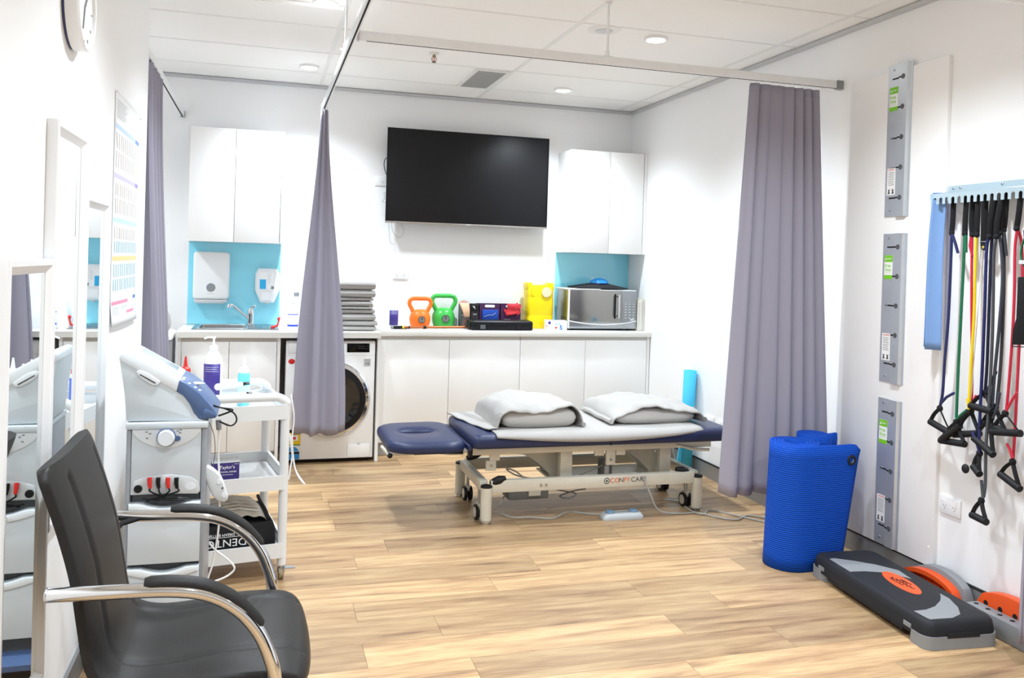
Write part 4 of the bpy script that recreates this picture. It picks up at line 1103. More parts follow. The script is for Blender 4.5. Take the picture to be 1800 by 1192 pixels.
# comb plate with arched gaps: solid strip plus single teeth
box('comb_strip', RACK, t, RX-.0015, RX+.0015, y0r, y1r, zt-.017, zt)
tw = .034; ny = int((y1r-y0r)/tw)
ysl = []
for i in range(ny+1):
    y = y1r-.012-i*tw
    if y < y0r+.01: break
    MB().prism([(y+.008, zt-.0245), (y-.008, zt-.0245), (y-.0105, zt-.0205), (y-.017, zt-.017), (y+.017, zt-.017), (y+.0105, zt-.0205)], 0, RX-.0014, RX+.0014).build('tooth_root', RACK, t)
    box('tooth', RACK, t, RX-.0015, RX+.0015, y-.008, y+.008, zb, zt-.0245)
box('end_lip', RACK, t, RX-.001, XR-.004, y1r-.004, y1r-.001, zb+.02, zt-.002)
for y in (3.06, 3.02, 2.80): MB().ball((XR-.005, y, 1.803), .003, .006, .006, n=10, m=6).build('screw', STEEL, t)

def P(px, py, X): return at(px, py, 0, X)
def tube_band(label, col, X, strap, tubes, handles, tails=(), knot=True, cat='resistance band', r=.0062):
    a = P(*strap[0], X); b = P(*strap[-1], X)
    t = thing('resistance_band', label, cat, (X, b.y, b.z), group='resistance bands on the comb rack')
    pts = [P(px, py, X) for px, py in strap]
    pts = [Vector((max(X+.004, 2.856), pts[0].y, 1.765))]+pts[1:] if len(pts) > 1 else pts
    m = MB().tube(smoothpath(pts, 4), .0035, 10, flat=3.2); m.build('strap', BLKF, t)
    if knot: MB().ball(pts[-1], .010, .013, .012).build('strap_knot', BLKF, t)
    for tb in tubes:
        MB().tube(smoothpath([P(px, py, X+(tb[0] if isinstance(tb[0], float) else 0)) for px, py in (tb[1:] if isinstance(tb[0], float) else tb)], 5), r, 8).build('tubing', col, t)
    for tl in tails:
        MB().tube([P(px, py, X-.004) for px, py in tl], r, 8).build('tubing_tail', col, t)
    for kn, g0, g1 in handles:
        K = P(*kn, X); A = P(*g0, X-.006); B = P(*g1, X-.02)
        h = MB().cyl(A, B, .0145, n=14).build('handle', BLKR, t)
        MB().tube([A+(B-A)*.02, B-(B-A)*.02], .0065, 8).build('handle_core', DGP, h)
        MB().ball(K, .012, .014, .015).build('handle_knot', BLKF, h)
        for Q in (A, B): MB().tube(smoothpath([K, K*.5+Q*.5+Vector((-.004, 0, .004)), Q], 4), .003, 8, flat=2.8).build('webbing', BLKF, h)
    return t
TN = mat('tube_navy', (38, 44, 92), .4); TG = mat('tube_green', (20, 108, 74), .4); TR = mat('tube_red', (206, 40, 66), .4); TY = mat('tube_yellow', (240, 208, 20), .4)
TB = mat('tube_grey', (72, 76, 82), .45); TM = mat('tube_magenta', (170, 36, 84), .4)
tube_band('navy tube band, first on the rack beside the pale blue sheet band', TN, 2.862, [(1675, 355), (1675, 385), (1673, 410)], [[(1673, 412), (1671, 470), (1667, 560), (1661, 630), (1657, 690), (1653, 712)]], [((1652, 718), (1635, 741), (1672, 763))], [[(1674, 412), (1680, 430), (1684, 445)], [(1654, 709), (1664, 698), (1677, 691)]])
tube_band('green tube band hanging next to the navy one', TG, 2.858, [(1698, 355), (1697, 385), (1696, 411)], [[(1696, 413), (1693, 480), (1688, 580), (1684, 660), (1681, 735)]], [((1681, 742), (1653, 774), (1696, 781))], [[(1698, 413), (1698, 444)], [(1682, 737), (1691, 728), (1700, 721)]])
tube_band('slim red tube band partly behind the yellow one', TR, 2.870, [(1709, 355), (1708, 385), (1709, 413)], [[(1709, 415), (1708, 480), (1708, 560), (1709, 640), (1708, 705)]], [((1707, 722), (1677, 764), (1722, 762))], [[(1707, 416), (1705, 432), (1709, 450)], [(1710, 710), (1716, 695)]], r=.0055)
tube_band('yellow tube band hanging beside the slim red one', TY, 2.852, [(1718, 355), (1718, 385), (1717, 413)], [[(1716, 415), (1714, 480), (1712, 560), (1707, 640), (1703, 718)]], [((1703, 725), (1688, 748), (1656, 772))], [[(1703, 720), (1701, 700)]], r=.0058)
# door-anchor strap with a plate, thin white cord and black ball
t = thing('strap_hanger', 'wide black webbing strap with white cord and black ball', 'strap', (2.866, 2.91, .6), group='resistance bands on the comb rack')
a, b = P(1730, 352, 2.866), P(1730, 424, 2.866)
MB().tube([Vector((2.868, a.y, 1.768)), b], .003, 10, flat=4.6).build('strap', BLKF, t)
c = P(1730, 432, 2.862)
MB().prism([(c.y+.017, c.z+.016), (c.y-.017, c.z+.016), (c.y-.012, c.z-.012), (c.y, c.z-.02), (c.y+.012, c.z-.012)], 0, 2.858, 2.868).build('plate', BLK, t)
MB().lathe([(0, -.002), (.006, -.002), (.006, .0), (0, .0)], c=(2.858, c.y, c.z-.006), n=14, ax=0).build('rivet', mat('rivet_brass', (214, 190, 90), .3, .6), t)
cord = [P(*q, 2.866) for q in ((1727, 438), (1718, 560), (1710, 660), (1704, 740), (1700, 815))]
MB().tube(smoothpath(cord, 5), .0022, 6).build('cord', CORDW, t)
bb = P(1697, 824, 2.862); MB().ball(bb, .012, .018, .02).build('ball', BLKR, t)
for i, q in enumerate(((1712, 508), (1709, 594), (1707, 641), (1706, 682))): MB().ball(P(*q, 2.863), .003, .004, .004, n=8, m=6).build('cord_bead', BLK, t)
tube_band('dark blue tube band with a low black handle beside the black ball', mat('tube_indigo', (34, 40, 96), .4), 2.840, [(1742, 352), (1741, 385), (1739, 416)], [[(1739, 418), (1735, 430), (1733, 470), (1731, 540), (1727, 640), (1723, 720), (1721, 780), (1723, 793)]], [((1722, 797), (1711, 820), (1722, 834))], [[(1722, 795), (1716, 775), (1709, 760)]])
tube_band('blue-black tube band looped behind the grey bands', mat('tube_ink', (28, 32, 62), .4), 2.856, [(1748, 352), (1746, 385), (1744, 414)], [[(1744, 416), (1742, 450), (1738, 560), (1735, 640), (1731, 700)]], [((1733, 690), (1706, 713), (1745, 724))], [[(1734, 690), (1743, 672), (1751, 653)]])
tube_band('grey tube band hanging lowest of all above the socket', TB, 2.834, [(1755, 352), (1753, 385), (1751, 416)], [[(1751, 418), (1747, 450), (1746, 520), (1744, 600), (1739, 700), (1733, 790), (1732, 850), (1729, 874)]], [((1725, 880), (1708, 905), (1734, 918))], [[(1728, 876), (1726, 855), (1725, 844)]])
tube_band('slate tube band bowed beside the low grey one', mat('tube_slate', (58, 64, 76), .45), 2.848, [(1759, 352), (1759, 385), (1757, 410)], [[(1757, 412), (1761, 450), (1762, 500), (1756, 580), (1748, 660), (1744, 720)]], [((1742, 735), (1712, 770), (1746, 800))], [[(1745, 735), (1753, 715), (1757, 690)]])
tube_band('charcoal tube band just before the empty slots', mat('tube_char', (50, 54, 60), .45), 2.864, [(1768, 350), (1767, 380), (1764, 405)], [[(1764, 408), (1765, 470), (1763, 560), (1759, 640), (1753, 705)]], [((1750, 716), (1728, 742), (1768, 760))], [[(1765, 408), (1769, 450)], [(1752, 712), (1757, 690)]])
tube_band('red tube band looped double past the empty slots', TR, 2.850, [(1793, 348), (1791, 375), (1787, 402)], [[(1788, 402), (1784, 440), (1783, 520), (1779, 600), (1773, 680), (1769, 722)], [.02, (1789, 402), (1796, 430), (1797, 500), (1791, 620), (1787, 700), (1784, 760), (1781, 806)]], [((1767, 727), (1742, 759), (1794, 762)), ((1780, 812), (1758, 833), (1793, 860))], [[(1769, 722), (1780, 702), (1788, 690)], [(1780, 806), (1775, 790), (1770, 780)]], r=.0055)
# pale blue sheet band at the end of the rack
PB = mat('pale_blue_latex', (122, 160, 214), .45, var=.05)
t = thing('sheet_band', 'pale blue flat latex band hanging at the rack end', 'resistance band', (2.87, 3.10, 1.1))
def f_sb(u, v):
    y = lerp(3.082, 3.042, u)+lerp(0, .012, v)*(1-u); x = lerp(2.838, 2.880, u**.8)
    return (x-.004*math.sin(3*v)+.004*math.sin(pi*u), y+.01*v+.004*math.sin(5*v), lerp(1.772, 1.085, v))
MB().grid(f_sb, 10, 20).build('front_layer', PB, t, solid=.002, angle=70)
MB().grid(lambda u, v: (f_sb(u, v)[0]+.008, f_sb(u, v)[1]+.008+.006*v, f_sb(u, v)[2]+.01), 6, 14).build('rear_layer', mat('blue_latex', (70, 120, 205), .45), t, solid=.002, angle=70)
# black ankle cuff
t = thing('ankle_cuff', 'black fabric cuff with wire buckle among red bands', 'ankle cuff', (2.84, 2.66, 1.1))
q = [P(1792, 487, 2.842), P(1815, 487, 2.842), P(1815, 606, 2.842), P(1781, 606, 2.842), P(1783, 580, 2.842), P(1789, 560, 2.842)]
MB().prism([(p.y, p.z) for p in q], 0, 2.832, 2.846).build('cuff', BLKF, t, bevel=.004)
MB().tube([P(1780, 603, 2.838), P(1815, 606, 2.838), P(1815, 611, 2.838), P(1779, 609, 2.838)], .002, 6, closed=True).build('buckle', BLK, t)
MB().tube([P(1805, 487, 2.84), P(1803, 460, 2.842), P(1800, 405, 2.846)], .009, 6, flat=.3).build('strap', BLKF, t)
box('tag', LGP, t, 2.8305, 2.832, P(1806, 470, 2.84).y-.02, P(1794, 470, 2.84).y, 1.47, 1.485)
MB().tube(smoothpath([P(1806, 410, 2.845), P(1797, 430, 2.845), P(1795, 450, 2.845), P(1800, 468, 2.845)], 4), .0045, 6).build('cord', TG, t)

# ------------------------------------------------------------------ blue exercise mats
def mat_roll(label, cx, cy, r0, pitch, turns, end, h, flap, loc, th=.0115, tilt=0, eyelet=True, a_end=-pi/2):
    t = thing('exercise_mat', label, 'exercise mat', loc, group='blue rolled exercise mats')
    n = int(turns*30); pts = []
    for i in range(n+1):
        a = a_end-turns*2*pi*(1-i/n); r = r0+pitch*turns*(i/n); pts.append((cx+r*math.cos(a), cy+r*math.sin(a), 0.0))
    L0 = pts[-1]
    for k in range(1, 11):
        s = k/10; pts.append((L0[0]+flap[0]*s, L0[1]+flap[1]*s+.02*s*s, s))
    N = len(pts); rows = 10; vs = []
    for j in range(rows+1):
        v = j/rows
        for x, y, s in pts:
            k = 1-.25*(1-v)*s if s else 1
            X = L0[0]+(x-L0[0])*k if s else x
            zz = .0008+h*v
            if s > .85 and v > .94: zz -= .03*((s-.85)/.15)**2*(v-.94)/.06
            vs.append((X+tilt*v, y, zz))
    m = MB().add(vs, [(j*N+i, j*N+i+1, (j+1)*N+i+1, (j+1)*N+i) for j in range(rows) for i in range(N-1)])
    m.build('sheet', BLUEF, t, solid=th, angle=60)
    if eyelet:
        e = pts[-1]; ex, ey = L0[0]+(e[0]-L0[0])*.92-.032+tilt, L0[1]+(e[1]-L0[1])*.9-.002
        dirx = Vector((flap[0], flap[1]+.03, 0)).normalized(); nrm = Vector((dirx.y, -dirx.x, 0))
        def ringp(r, d, n=24): return [Vector((ex, ey, h-.075))+dirx*(r*math.cos(2*pi*k/n))+Vector((0, 0, r*math.sin(2*pi*k/n)))+nrm*d for k in range(n)]
        MB().loft([ringp(.013, .008), ringp(.015, .0125), ringp(.024, .0125), ringp(.026, .007)], cap=False).build('eyelet', BLKR, t)
        MB().loft([ringp(.0005, .0065), ringp(.0135, .0075)], cap=False).build('eyelet_hole', LGP, t)
    return t
mat_roll('blue rolled exercise mat with loose end and black eyelet', 2.475, 3.537, .052, .0172, 3.9, 0, .592, (.292, .0), (2.5, 3.5, 0), tilt=.02)
mat_roll('tightly rolled blue exercise mat standing against the curtain', 2.715, 3.70, .022, .0135, 4.6, 0, .592, (.06, .0), (2.71, 3.69, 0), eyelet=False, a_end=-.2, th=.010)

# ------------------------------------------------------------------ aerobic step
t = thing('aerobic_step', 'charcoal aerobic step platform with grey swooshes and orange oval', 'aerobic step', (2.625, 2.985, 0), -.085)
W2, L2, HS = .16, .40, .108
def srect(k, r=.045): return rrect(-W2+k, W2-k, -L2+k, L2-k, max(.01, r-k*.3), 6)
MB().loft([[(x, y, z) for x, y in srect(k)] for k, z in ((.0, .034), (.002, .07), (.006, .094), (.014, .104), (.026, HS))]).build('platform', STEPD, t, local=True, angle=50)
# side skirts between the feet
for sx in (-1, 1): box('side_skirt', STEPD, t, sx*(W2-.012)-.010, sx*(W2-.012)+.010, -L2+.14, L2-.14, .022, .036, local=True)
for sy in (-1, 1):
    m = MB().loft([[(x, y, z) for x, y in rrect(-W2-.002, W2+.002, (L2-.115 if sy > 0 else -L2-.002), (L2+.002 if sy > 0 else -L2+.115), .04, 6)] for z in (.0006, .05)])
    ft = m.build('foot', STEPG, t, local=True)
    for sx in (-1, 1): box('foot_tab', STEPG, ft, sx*(W2+.0005)-.002, sx*(W2+.0005)+.002, sy*(L2-.10)-.012, sy*(L2-.10)+.03*(1), .05, .066, local=True)
    box('foot_notch', STEPD, ft, -.07, .07, sy*(L2+.0015)-.0025, sy*(L2+.0015)+.0025, .044, .062, local=True)
# top decals
def dec(pts):
    c, s_ = math.cos(.085), math.sin(.085); out = []
    for cx_, cy_ in pts:
        p = at(1420+cx_/5, 960+cy_/5, 2, HS); dx, dy = p.x-2.625, p.y-2.985
        x, y = dx*c-dy*s_, dx*s_+dy*c
        out.append((max(-W2+.024, min(W2-.024, x)), max(-L2+.026, min(L2-.026, y))))
    return out
MB().prism(dec([(163, 115), (230, 108), (400, 130), (600, 165), (800, 215), (910, 290), (800, 262), (650, 232), (500, 222), (400, 225), (325, 230), (240, 165)]), 2, HS-.001, HS+.0009).build('swoosh', STEPG, t, local=True)
MB().prism(dec([(1160, 418), (1240, 460), (1320, 540), (1340, 600), (1310, 655), (1240, 695), (1160, 697), (1040, 630), (928, 572), (1040, 560), (1120, 530), (1165, 480), (1168, 440)]), 2, HS-.001, HS+.0009).build('swoosh', STEPG, t, local=True)
ov = MB().prism(ell(.01, -.02, .047, .128, 32, rot=-.1), 2, HS, HS+.0012).build('oval_badge', ORGD, t, local=True)
for pts in ([(-.012, .05), (.0, .06), (-.012, .04), (.004, .035), (-.01, .02), (.006, .02), (-.008, .0), (.008, .002), (-.006, -.02), (.01, -.018), (-.006, -.04), (.008, -.045), (.0, -.06), (.006, -.075)], [(.016, .03), (.02, .0), (.024, -.03)], [(-.018, .055), (-.02, .02), (-.016, -.03)]):
    MB().tube(smoothpath([(x+.012, y-.02, HS+.0014) for x, y in pts], 4), .0022, 5).build('script_stroke', BLK, ov, local=True)
MB().prism([(.024, .004), (.036, -.004), (.026, -.03)], 2, HS+.001, HS+.0022).build('script_mark', BLK, ov, local=True)

# spare risers between the step and the wall
def archp(y0, y1, z0, h, n=14, e=.35):
    out = [(y0, z0), (y1, z0)]
    for i in range(n+1):
        s = i/n; y = lerp(y1, y0, s); out.append((y, z0+h*(e+(1-e)*max(0, math.sin(pi*s))**.42)))
    return out
def hollow(name, t, mm, mi, x0, x1, y0, y1, z0, h):
    o_ = archp(y0, y1, z0, h); i_ = [(lerp((y0+y1)/2, y, .90), z0+.010+(z-z0)*.74) for y, z in o_]
    m = MB(); n = len(o_)
    vs = [(x0, y, z) for y, z in o_]+[(x0, y, z) for y, z in i_]+[(x0+.03, y, z) for y, z in i_]+[(x1, y, z) for y, z in o_]
    fs = [(i, (i+1) % n, n+(i+1) % n, n+i) for i in range(n)]+[(n+i, n+(i+1) % n, 2*n+(i+1) % n, 2*n+i) for i in range(n)]+[(i, 3*n+i, 3*n+(i+1) % n, (i+1) % n) for i in range(n)]
    fs += [tuple(range(3*n-1, 2*n-1, -1)), tuple(range(3*n, 4*n))]
    s_ = m.add(vs, fs).build(name, mm, t)
    for k in range(1, 6):
        yy = lerp(y0, y1, k/6); box('inner_rib', mm, s_, x0+.008, x0+.029, yy-.002, yy+.002, z0+.012, z0+.012+h*.55*math.sin(pi*k/6)**.6)
    return s_
t = thing('step_riser', 'curved orange and grey step riser between the step and wall', 'step riser', (2.87, 3.0, 0), group='spare step risers')
hollow('orange_shell', t, ORGD, ORGD, 2.826, 2.866, 2.87, 3.20, .0008, .115)
MB().prism(archp(2.85, 3.17, .0008, .135), 0, 2.867, 2.910).build('grey_shell', STEPG, t, bevel=.004)
t = thing('step_riser', 'orange step riser with round holes leaning on the wall', 'step riser', (2.87, 2.6, 0), group='spare step risers')
s_ = MB().prism(archp(2.47, 2.80, .0008, .148, e=.55), 0, 2.868, 2.912).build('orange_shell', ORGD, t, bevel=.004)
for k in range(4):
    y = 2.755-.07*k; MB().lathe([(0, -.0008), (.011, -.0008), (.011, .0006), (0, .0006)], c=(2.868, y, .085), n=18, ax=0).build('hole', BLKM, s_)
box('corner_notch', BLKM, s_, 2.8672, 2.8685, 2.775, 2.792, .03, .07)
t = thing('step_riser', 'grey step riser with holed top lying beside the step corner', 'step riser', (2.82, 2.6, 0), group='spare step risers')
s_ = MB().prism([(2.795, 2.46), (2.862, 2.46), (2.862, 2.79), (2.80, 2.79), (2.797, 2.7)], 2, .0008, .082).build('grey_shell', mat('riser_grey', (128, 130, 133), .55), t, bevel=.005)
for k in range(5):
    y = 2.765-.058*k; MB().lathe([(0, -.0006), (.0095, -.0006), (.0095, .0008), (0, .0008)], c=(2.83, y, .082), n=18).build('hole', BLKM, s_)
box('end_recess', DGP, s_, 2.805, 2.85, 2.47, 2.50, .0815, .0826)
# ------------------------------------------------------------------ left wall: mirrors, poster, clock
def wall_mirror(label, y0, y1, z0, z1):
    t = thing('wall_mirror', label, 'mirror', (XL, (y0+y1)/2, z0), group='white framed mirrors beside the poster')
    xb, xf, w_ = XL+.0006, XL+.030, .036
    prof = [(0, xb), (0, xf-.004), (.004, xf), (w_*.45, xf-.001), (w_*.8, xf-.010), (w_, xf-.014), (w_, xb)]
    def rail(name, a, b, mapf):
        m = MB(); m.loft([[mapf(d, x, e) for d, x in prof] for e in (a, b)])
        return m.build(name, FRAMEW, t, angle=30)
    # mitred rails: end offset grows with d
    def L(d, x, e): return (x, y0+d, z0+d if e == 0 else z1-d)
    def Rr(d, x, e): return (x, y1-d, z0+d if e == 0 else z1-d)
    def T(d, x, e): return (x, y0+d if e == 0 else y1-d, z1-d)
    def Bt(d, x, e): return (x, y0+d if e == 0 else y1-d, z0+d)
    rail('frame_side', 0, 1, L); rail('frame_side', 0, 1, Rr); rail('frame_top', 0, 1, T); rail('frame_bottom', 0, 1, Bt)
    box('glass', MIRROR, t, XL+.012, XL+.015, y0+w_-.002, y1-w_+.002, z0+w_-.002, z1-w_+.002)
    return t
wall_mirror('white framed mirror hung lowest, behind the black armchair', 2.09, 2.505, .275, 1.392)
wall_mirror('white framed mirror hung highest, under the clock', 2.512, 2.915, .655, 1.766)
wall_mirror('white framed mirror hung at mid height next to poster', 2.935, 3.335, .48, 1.592)

t = thing('wall_poster', 'white exercise chart poster with coloured bands and figure rows', 'poster', (XL, 3.88, 1.12))
def f_po(u, v, d=0):
    y = lerp(3.55, 4.205, u); z = lerp(2.035, 1.122, v)
    c = .001+.010*(max(0, v-.86)/.14)**2+.006*(max(0, .1-v)/.1)**2*(u)+.003*math.sin(pi*u)
    return (XL+.001+c+d, y+.002, z-.012*u*(max(0, v-.8)/.2))
MB().grid(f_po, 16, 40).build('sheet', PAPER, t, solid=.0008, angle=80)
def band(v0, v1, u0, u1, mm, nm='colour_band'): MB().grid(lambda u, v: f_po(lerp(u0, u1, u), lerp(v0, v1, v), .0008), 12, 3).build(nm, mm, t)
cols = [((.135, .155), (186, 212, 240)), ((.345, .365), (196, 186, 226)), ((.535, .555), (190, 224, 220)), ((.70, .72), (240, 214, 140))]
for (a, b), c in cols: band(a, b, .02, .98, mat('band_%d' % c[0], c, .4))
band(.895, .91, .02, .62, mat('band_pink', (226, 140, 170), .4)); band(.945, .958, .55, .86, mat('band_pink', (226, 140, 170), .4)); band(.885, .90, .86, .98, mat('band_blue', (70, 120, 210), .4))
band(.135, .155, .80, .98, mat('band_blue', (70, 120, 210), .4)); band(.345, .365, .84, .98, mat('band_violet', (140, 110, 205), .4))
FIG = [mat('figure_grey', (186, 186, 190), .5), mat('figure_teal', (146, 190, 204), .5), mat('figure_tan', (208, 190, 178), .5)]
rows = [(.17, .24, 0), (.25, .32, 0), (.385, .44, 0), (.45, .515, 0), (.575, .625, 0), (.635, .685, 1), (.735, .79, 1), (.80, .85, 1)]
for a, b, k in rows:
    for q in range(2):
        m = MB()
        for i in range(12):
            if (i+q) % 2: continue
            u0 = .06+.076*i+.012*R.random(); lean = .02*R.random()
            m.grid(lambda u, v: f_po(u0+.026*u+lean*v-.008*math.sin(3*v), lerp(a, b, v), .0008), 2, 4)
        m.build('figure_row', FIG[k if q == 0 else (2 if k == 0 else 1)], t)['kind'] = 'stuff'
for i in range(9):
    band(.03+.009*i, .033+.009*i, .06, .40-.03*(i % 3), FIG[0], 'print_line')
    band(.92+.006*(i % 6), .922+.006*(i % 6), .04+.3*(i // 6), .26+.3*(i // 6), FIG[0], 'print_line')
for y, z in ((3.56, 2.03), (4.197, 2.022), (3.56, 1.13)): MB().lathe([(0, 0), (.005, 0), (.004, .003), (0, .004)], c=(XL+.006, y, z), n=12, ax=0).build('pin', LGP, t)

rc = .132; bz = at(137, 72, 0, XL+.045).z; cz = bz+rc; cyk = 2.765
t = thing('wall_clock', 'round white wall clock with dark rear rim', 'clock', (XL, cyk, bz))
def clk(prof, mm, nm): return MB().lathe(prof, c=(XL, cyk, cz), n=48, ax=0).build(nm, mm, t)
clk([(0, .0006), (rc*.97, .0006), (rc*.97, .010), (0, .010)], mat('clock_back', (70, 80, 120), .5), 'back_rim')
clk([(rc, .008), (rc, .040), (rc-.006, .046), (rc-.012, .044), (rc-.012, .034)], WPL, 'case')
clk([(0, .034), (rc-.011, .034), (rc-.011, .035), (0, .035)], WHT, 'dial')
for k in range(12):
    a = 2*pi*k/12; c_, s_ = math.cos(a), math.sin(a)
    MB().tube([(XL+.036, cyk+c_*rc*.76, cz+s_*rc*.76), (XL+.036, cyk+c_*rc*.84, cz+s_*rc*.84)], .0018, 5).build('hour_mark', GPL, t)
MB().tube([(XL+.037, cyk, cz), (XL+.037, cyk-.02, cz-.07)], .0022, 5).build('hand', GPL, t)
MB().tube([(XL+.038, cyk, cz), (XL+.038, cyk+.04, cz+.05)], .0025, 5).build('hand', GPL, t)

# ------------------------------------------------------------------ electrotherapy unit on its cart
DY = 3.08
def D(px, py, y=DY):
    p = at(px, py, 1, y); return (p.x, p.z)
t = thing('therapy_unit', 'pale grey electrotherapy unit with blue nose on drawer cart', 'therapy unit', (-.30, 3.25, 0))
xl, zt_ = D(222, 744); xr, _ = D(366, 742); xi0, _ = D(230, 800); xi1, _ = D(354, 800)
zb_ = .10
dep = .30
COLG = mat('cart_column', (158, 163, 170), .4, .3)
box('cart_core', DGP, t, xi0+.004, xi1-.004, DY+.02, DY+dep, zb_, zt_-.022)
for a, b in ((xl+.002, xi0), (xi1, xr-.002)): box('cart_column', COLG, t, a, b, DY-.004, DY+dep, zb_, zt_-.022, bevel=.004)
box('top_plate', DEV, t, xl, xr, DY-.012, DY+dep+.005, zt_-.021, zt_, bevel=.004)
# control module
z1_ = D(290, 753)[1]; z0_ = D(290, 868)[1]
mp = box('control_module', DEV, t, xi0+.001, xi1-.001, DY-.002, DY+.05, z0_, z1_, bevel=.003)
kx, kz = D(293, 768)
xa, xb = D(229+25, 800)[0], D(329, 800)[0]
pts = [(xi0+.004, z1_-.001)]+[(lerp(xi0+.004, xi1-.004, i/16), z1_-.012-.055*math.sin(pi*i/16)**.7) for i in range(17)]+[(xi1-.004, z1_-.001)]
MB().prism(pts, 1, DY-.006, DY+.0).build('dial_surround', DEVW, mp, bevel=.002)
kn = MB().lathe([(0, -.026), (.024, -.026), (.027, -.022), (.028, 0), (0, 0)], c=(kx, DY-.005, kz), n=36, ax=1).build('dial', DEVW, mp)
MB().lathe([(.0285, -.012), (.0305, -.010), (.0305, .0), (.0285, 0)], c=(kx, DY-.0055, kz), n=36, ax=1).build('dial_ring', DEVB, mp)
bx_, bz_ = D(312, 770); MB().prism(ell(bx_, bz_, .011, .009, 20), 1, DY-.010, DY-.004).build('button', DEVB, mp)
for q in ((258, 759), (264, 762), (259, 770), (313, 757), (318, 755), (317, 760)):
    a, b = D(*q); box('panel_mark', GPL, mp, a-.004, a+.004, DY-.0068, DY-.0055, b-.002, b+.002)
# socket bay with four plugs
p0 = [D(232, 858), D(236, 846), D(262, 837), D(300, 834), D(335, 838), D(348, 846), D(352, 860), D(348, 867), D(236, 868)]
MB().prism(p0, 1, DY-.005, DY+.0).build('socket_bay', LGP, mp, bevel=.001)
a, b = D(243, 859); MB().lathe([(0, -.006), (.0125, -.006), (.0135, 0), (0, 0)], c=(a, DY-.005, b), n=24, ax=1).build('output_socket', BLK, mp)
a, b = D(335, 854); MB().prism(ell(a, b, .018, .012, 20), 1, DY-.0062, DY-.004).build('output_socket', DEVW, mp)
for i, (px, mm) in enumerate(((264, RED), (279, BLK), (296, RED), (311, BLK))):
    a, b = D(px, 838); c_, d_ = D(px+1, 856)
    pg = MB().tube([(a, DY-.012, b), (a, DY-.016, (b+d_)/2), (c_, DY-.014, d_)], [.0075, .007, .0055], 12).build('lead_plug', mm, mp)
    e1 = D(290-8*i+6, 878); 
    MB().tube(smoothpath([(c_, DY-.014, d_), (c_+.002, DY-.016, d_-.012), (e1[0], DY-.012, e1[1]+.006), (e1[0]+.05-.025*i, DY-.006, e1[1]-.004)]), .0028, 6).build('lead', BLK, pg)
for k in range(5):
    a0 = D(250+k*6, 876+(k % 3)); a1 = D(335-k*5, 877-(k % 2)*3)
    MB().tube(smoothpath([(a0[0], DY-.006, a0[1]), ((a0[0]+a1[0])/2, DY-.015, a0[1]-.006+.003*k), (a1[0], DY-.006, a1[1])]), .003, 6).build('lead_coil', BLK, t)
# two drawers with scooped finger edges
for (pt, pb) in ((884, 988), (997, 1098)):
    zt2 = D(290, pt)[1]; zb2 = D(290, pb)[1]
    pp = [(xi0-.002, zb2), (xi1+.002, zb2), (xi1+.002, zt2+.006)]
    for i in range(13):
        s_ = i/12; pp.append((lerp(xi1-.004, xi0+.004, s_), zt2+.003-.017*max(0, math.sin(pi*(s_-.15)/.7) if .15 < s_ < .85 else 0)))
    pp.append((xi0-.002, zt2+.006))
    d_ = MB().prism(pp, 1, DY-.014, DY+.02).build('drawer', DEV, t, bevel=.002)
    q = [(xi0-.001, zt2+.004), (xi0-.001, zt2-.008)]+[(lerp(xi0, xi1, i/12), zt2-.012-.022*math.sin(pi*i/12)) for i in range(13)]+[(xi1+.001, zt2-.008), (xi1+.001, zt2+.004)]
    q = q+[(lerp(xi1-.004, xi0+.004, i/12), zt2+.002-.018*max(0, math.sin(pi*(i/12-.15)/.7) if .15 < i/12 < .85 else 0)) for i in range(13)]
    MB().prism(q, 1, DY-.020, DY-.0135).build('finger_lip', DEVW, d_, bevel=.001)
# blue base with casters
m = MB().loft([[(x, y, z) for x, y in rrect(xl-.05+k, xr+.05-k, DY-.05+k, DY+dep+.06-k, .05)] for k, z in ((0, .062), (0, .08), (.05, .10))]); m.build('base', DEVB, t)
for x in (xl-.02, xr+.02):
    for y in (DY-.02, DY+dep+.03):
        c_ = MB().cyl((x, y, .05), (x, y, .065), .012).build('caster', GPL, t)
        MB().cyl((x-.011, y, .0255), (x+.011, y, .0255), .025, n=20).build('wheel', BLKR, c_)
# sloped head unit: profile drawn in x/z, extruded along y
YD0, YD1 = DY+.01, DY+.27
def prof(pxs): return [D(*q, YD0) for q in pxs]
body = prof([(210, 632), (216, 672), (219.5, 700), (222, 741), (362, 740), (350, 736), (342, 726), (334, 710), (322, 694), (310, 688)])
MB().prism(body, 1, YD0, YD1).build('head_body', DEV, t, bevel=.003)
wht = prof([(209, 634), (210.5, 625), (215, 620), (222, 619), (232, 622), (316, 668), (311, 689)])
hw = MB().prism(wht, 1, YD0-.003, YD1).build('head_cover', DEVW, t, bevel=.005)
blu = prof([(311, 689), (316, 668), (332, 677), (352, 692), (368, 710), (383, 730), (378, 735.5), (352, 736), (341, 726), (333, 708), (322, 695)])
hb = MB().prism(blu, 1, YD0-.004, YD1).build('head_nose', DEVB, t, bevel=.004)
MB().prism(prof([(356, 734), (356, 722), (362, 718), (372, 723), (382, 730), (377, 734.5)]), 1, YD0-.008, YD0+.002).build('nose_pad', DEVB, hb, bevel=.002)
def slope(s, d=0):      # point on the sloping top, s from 0 (top) to 1 (nose edge)
    a = Vector((*D(232, 622, YD0), 0)); b = Vector((*D(316, 668, YD0), 0)); n_ = Vector((-(b-a).y, (b-a).x, 0)).normalized()
    p = a+(b-a)*s+n_*d; return p.x, p.y
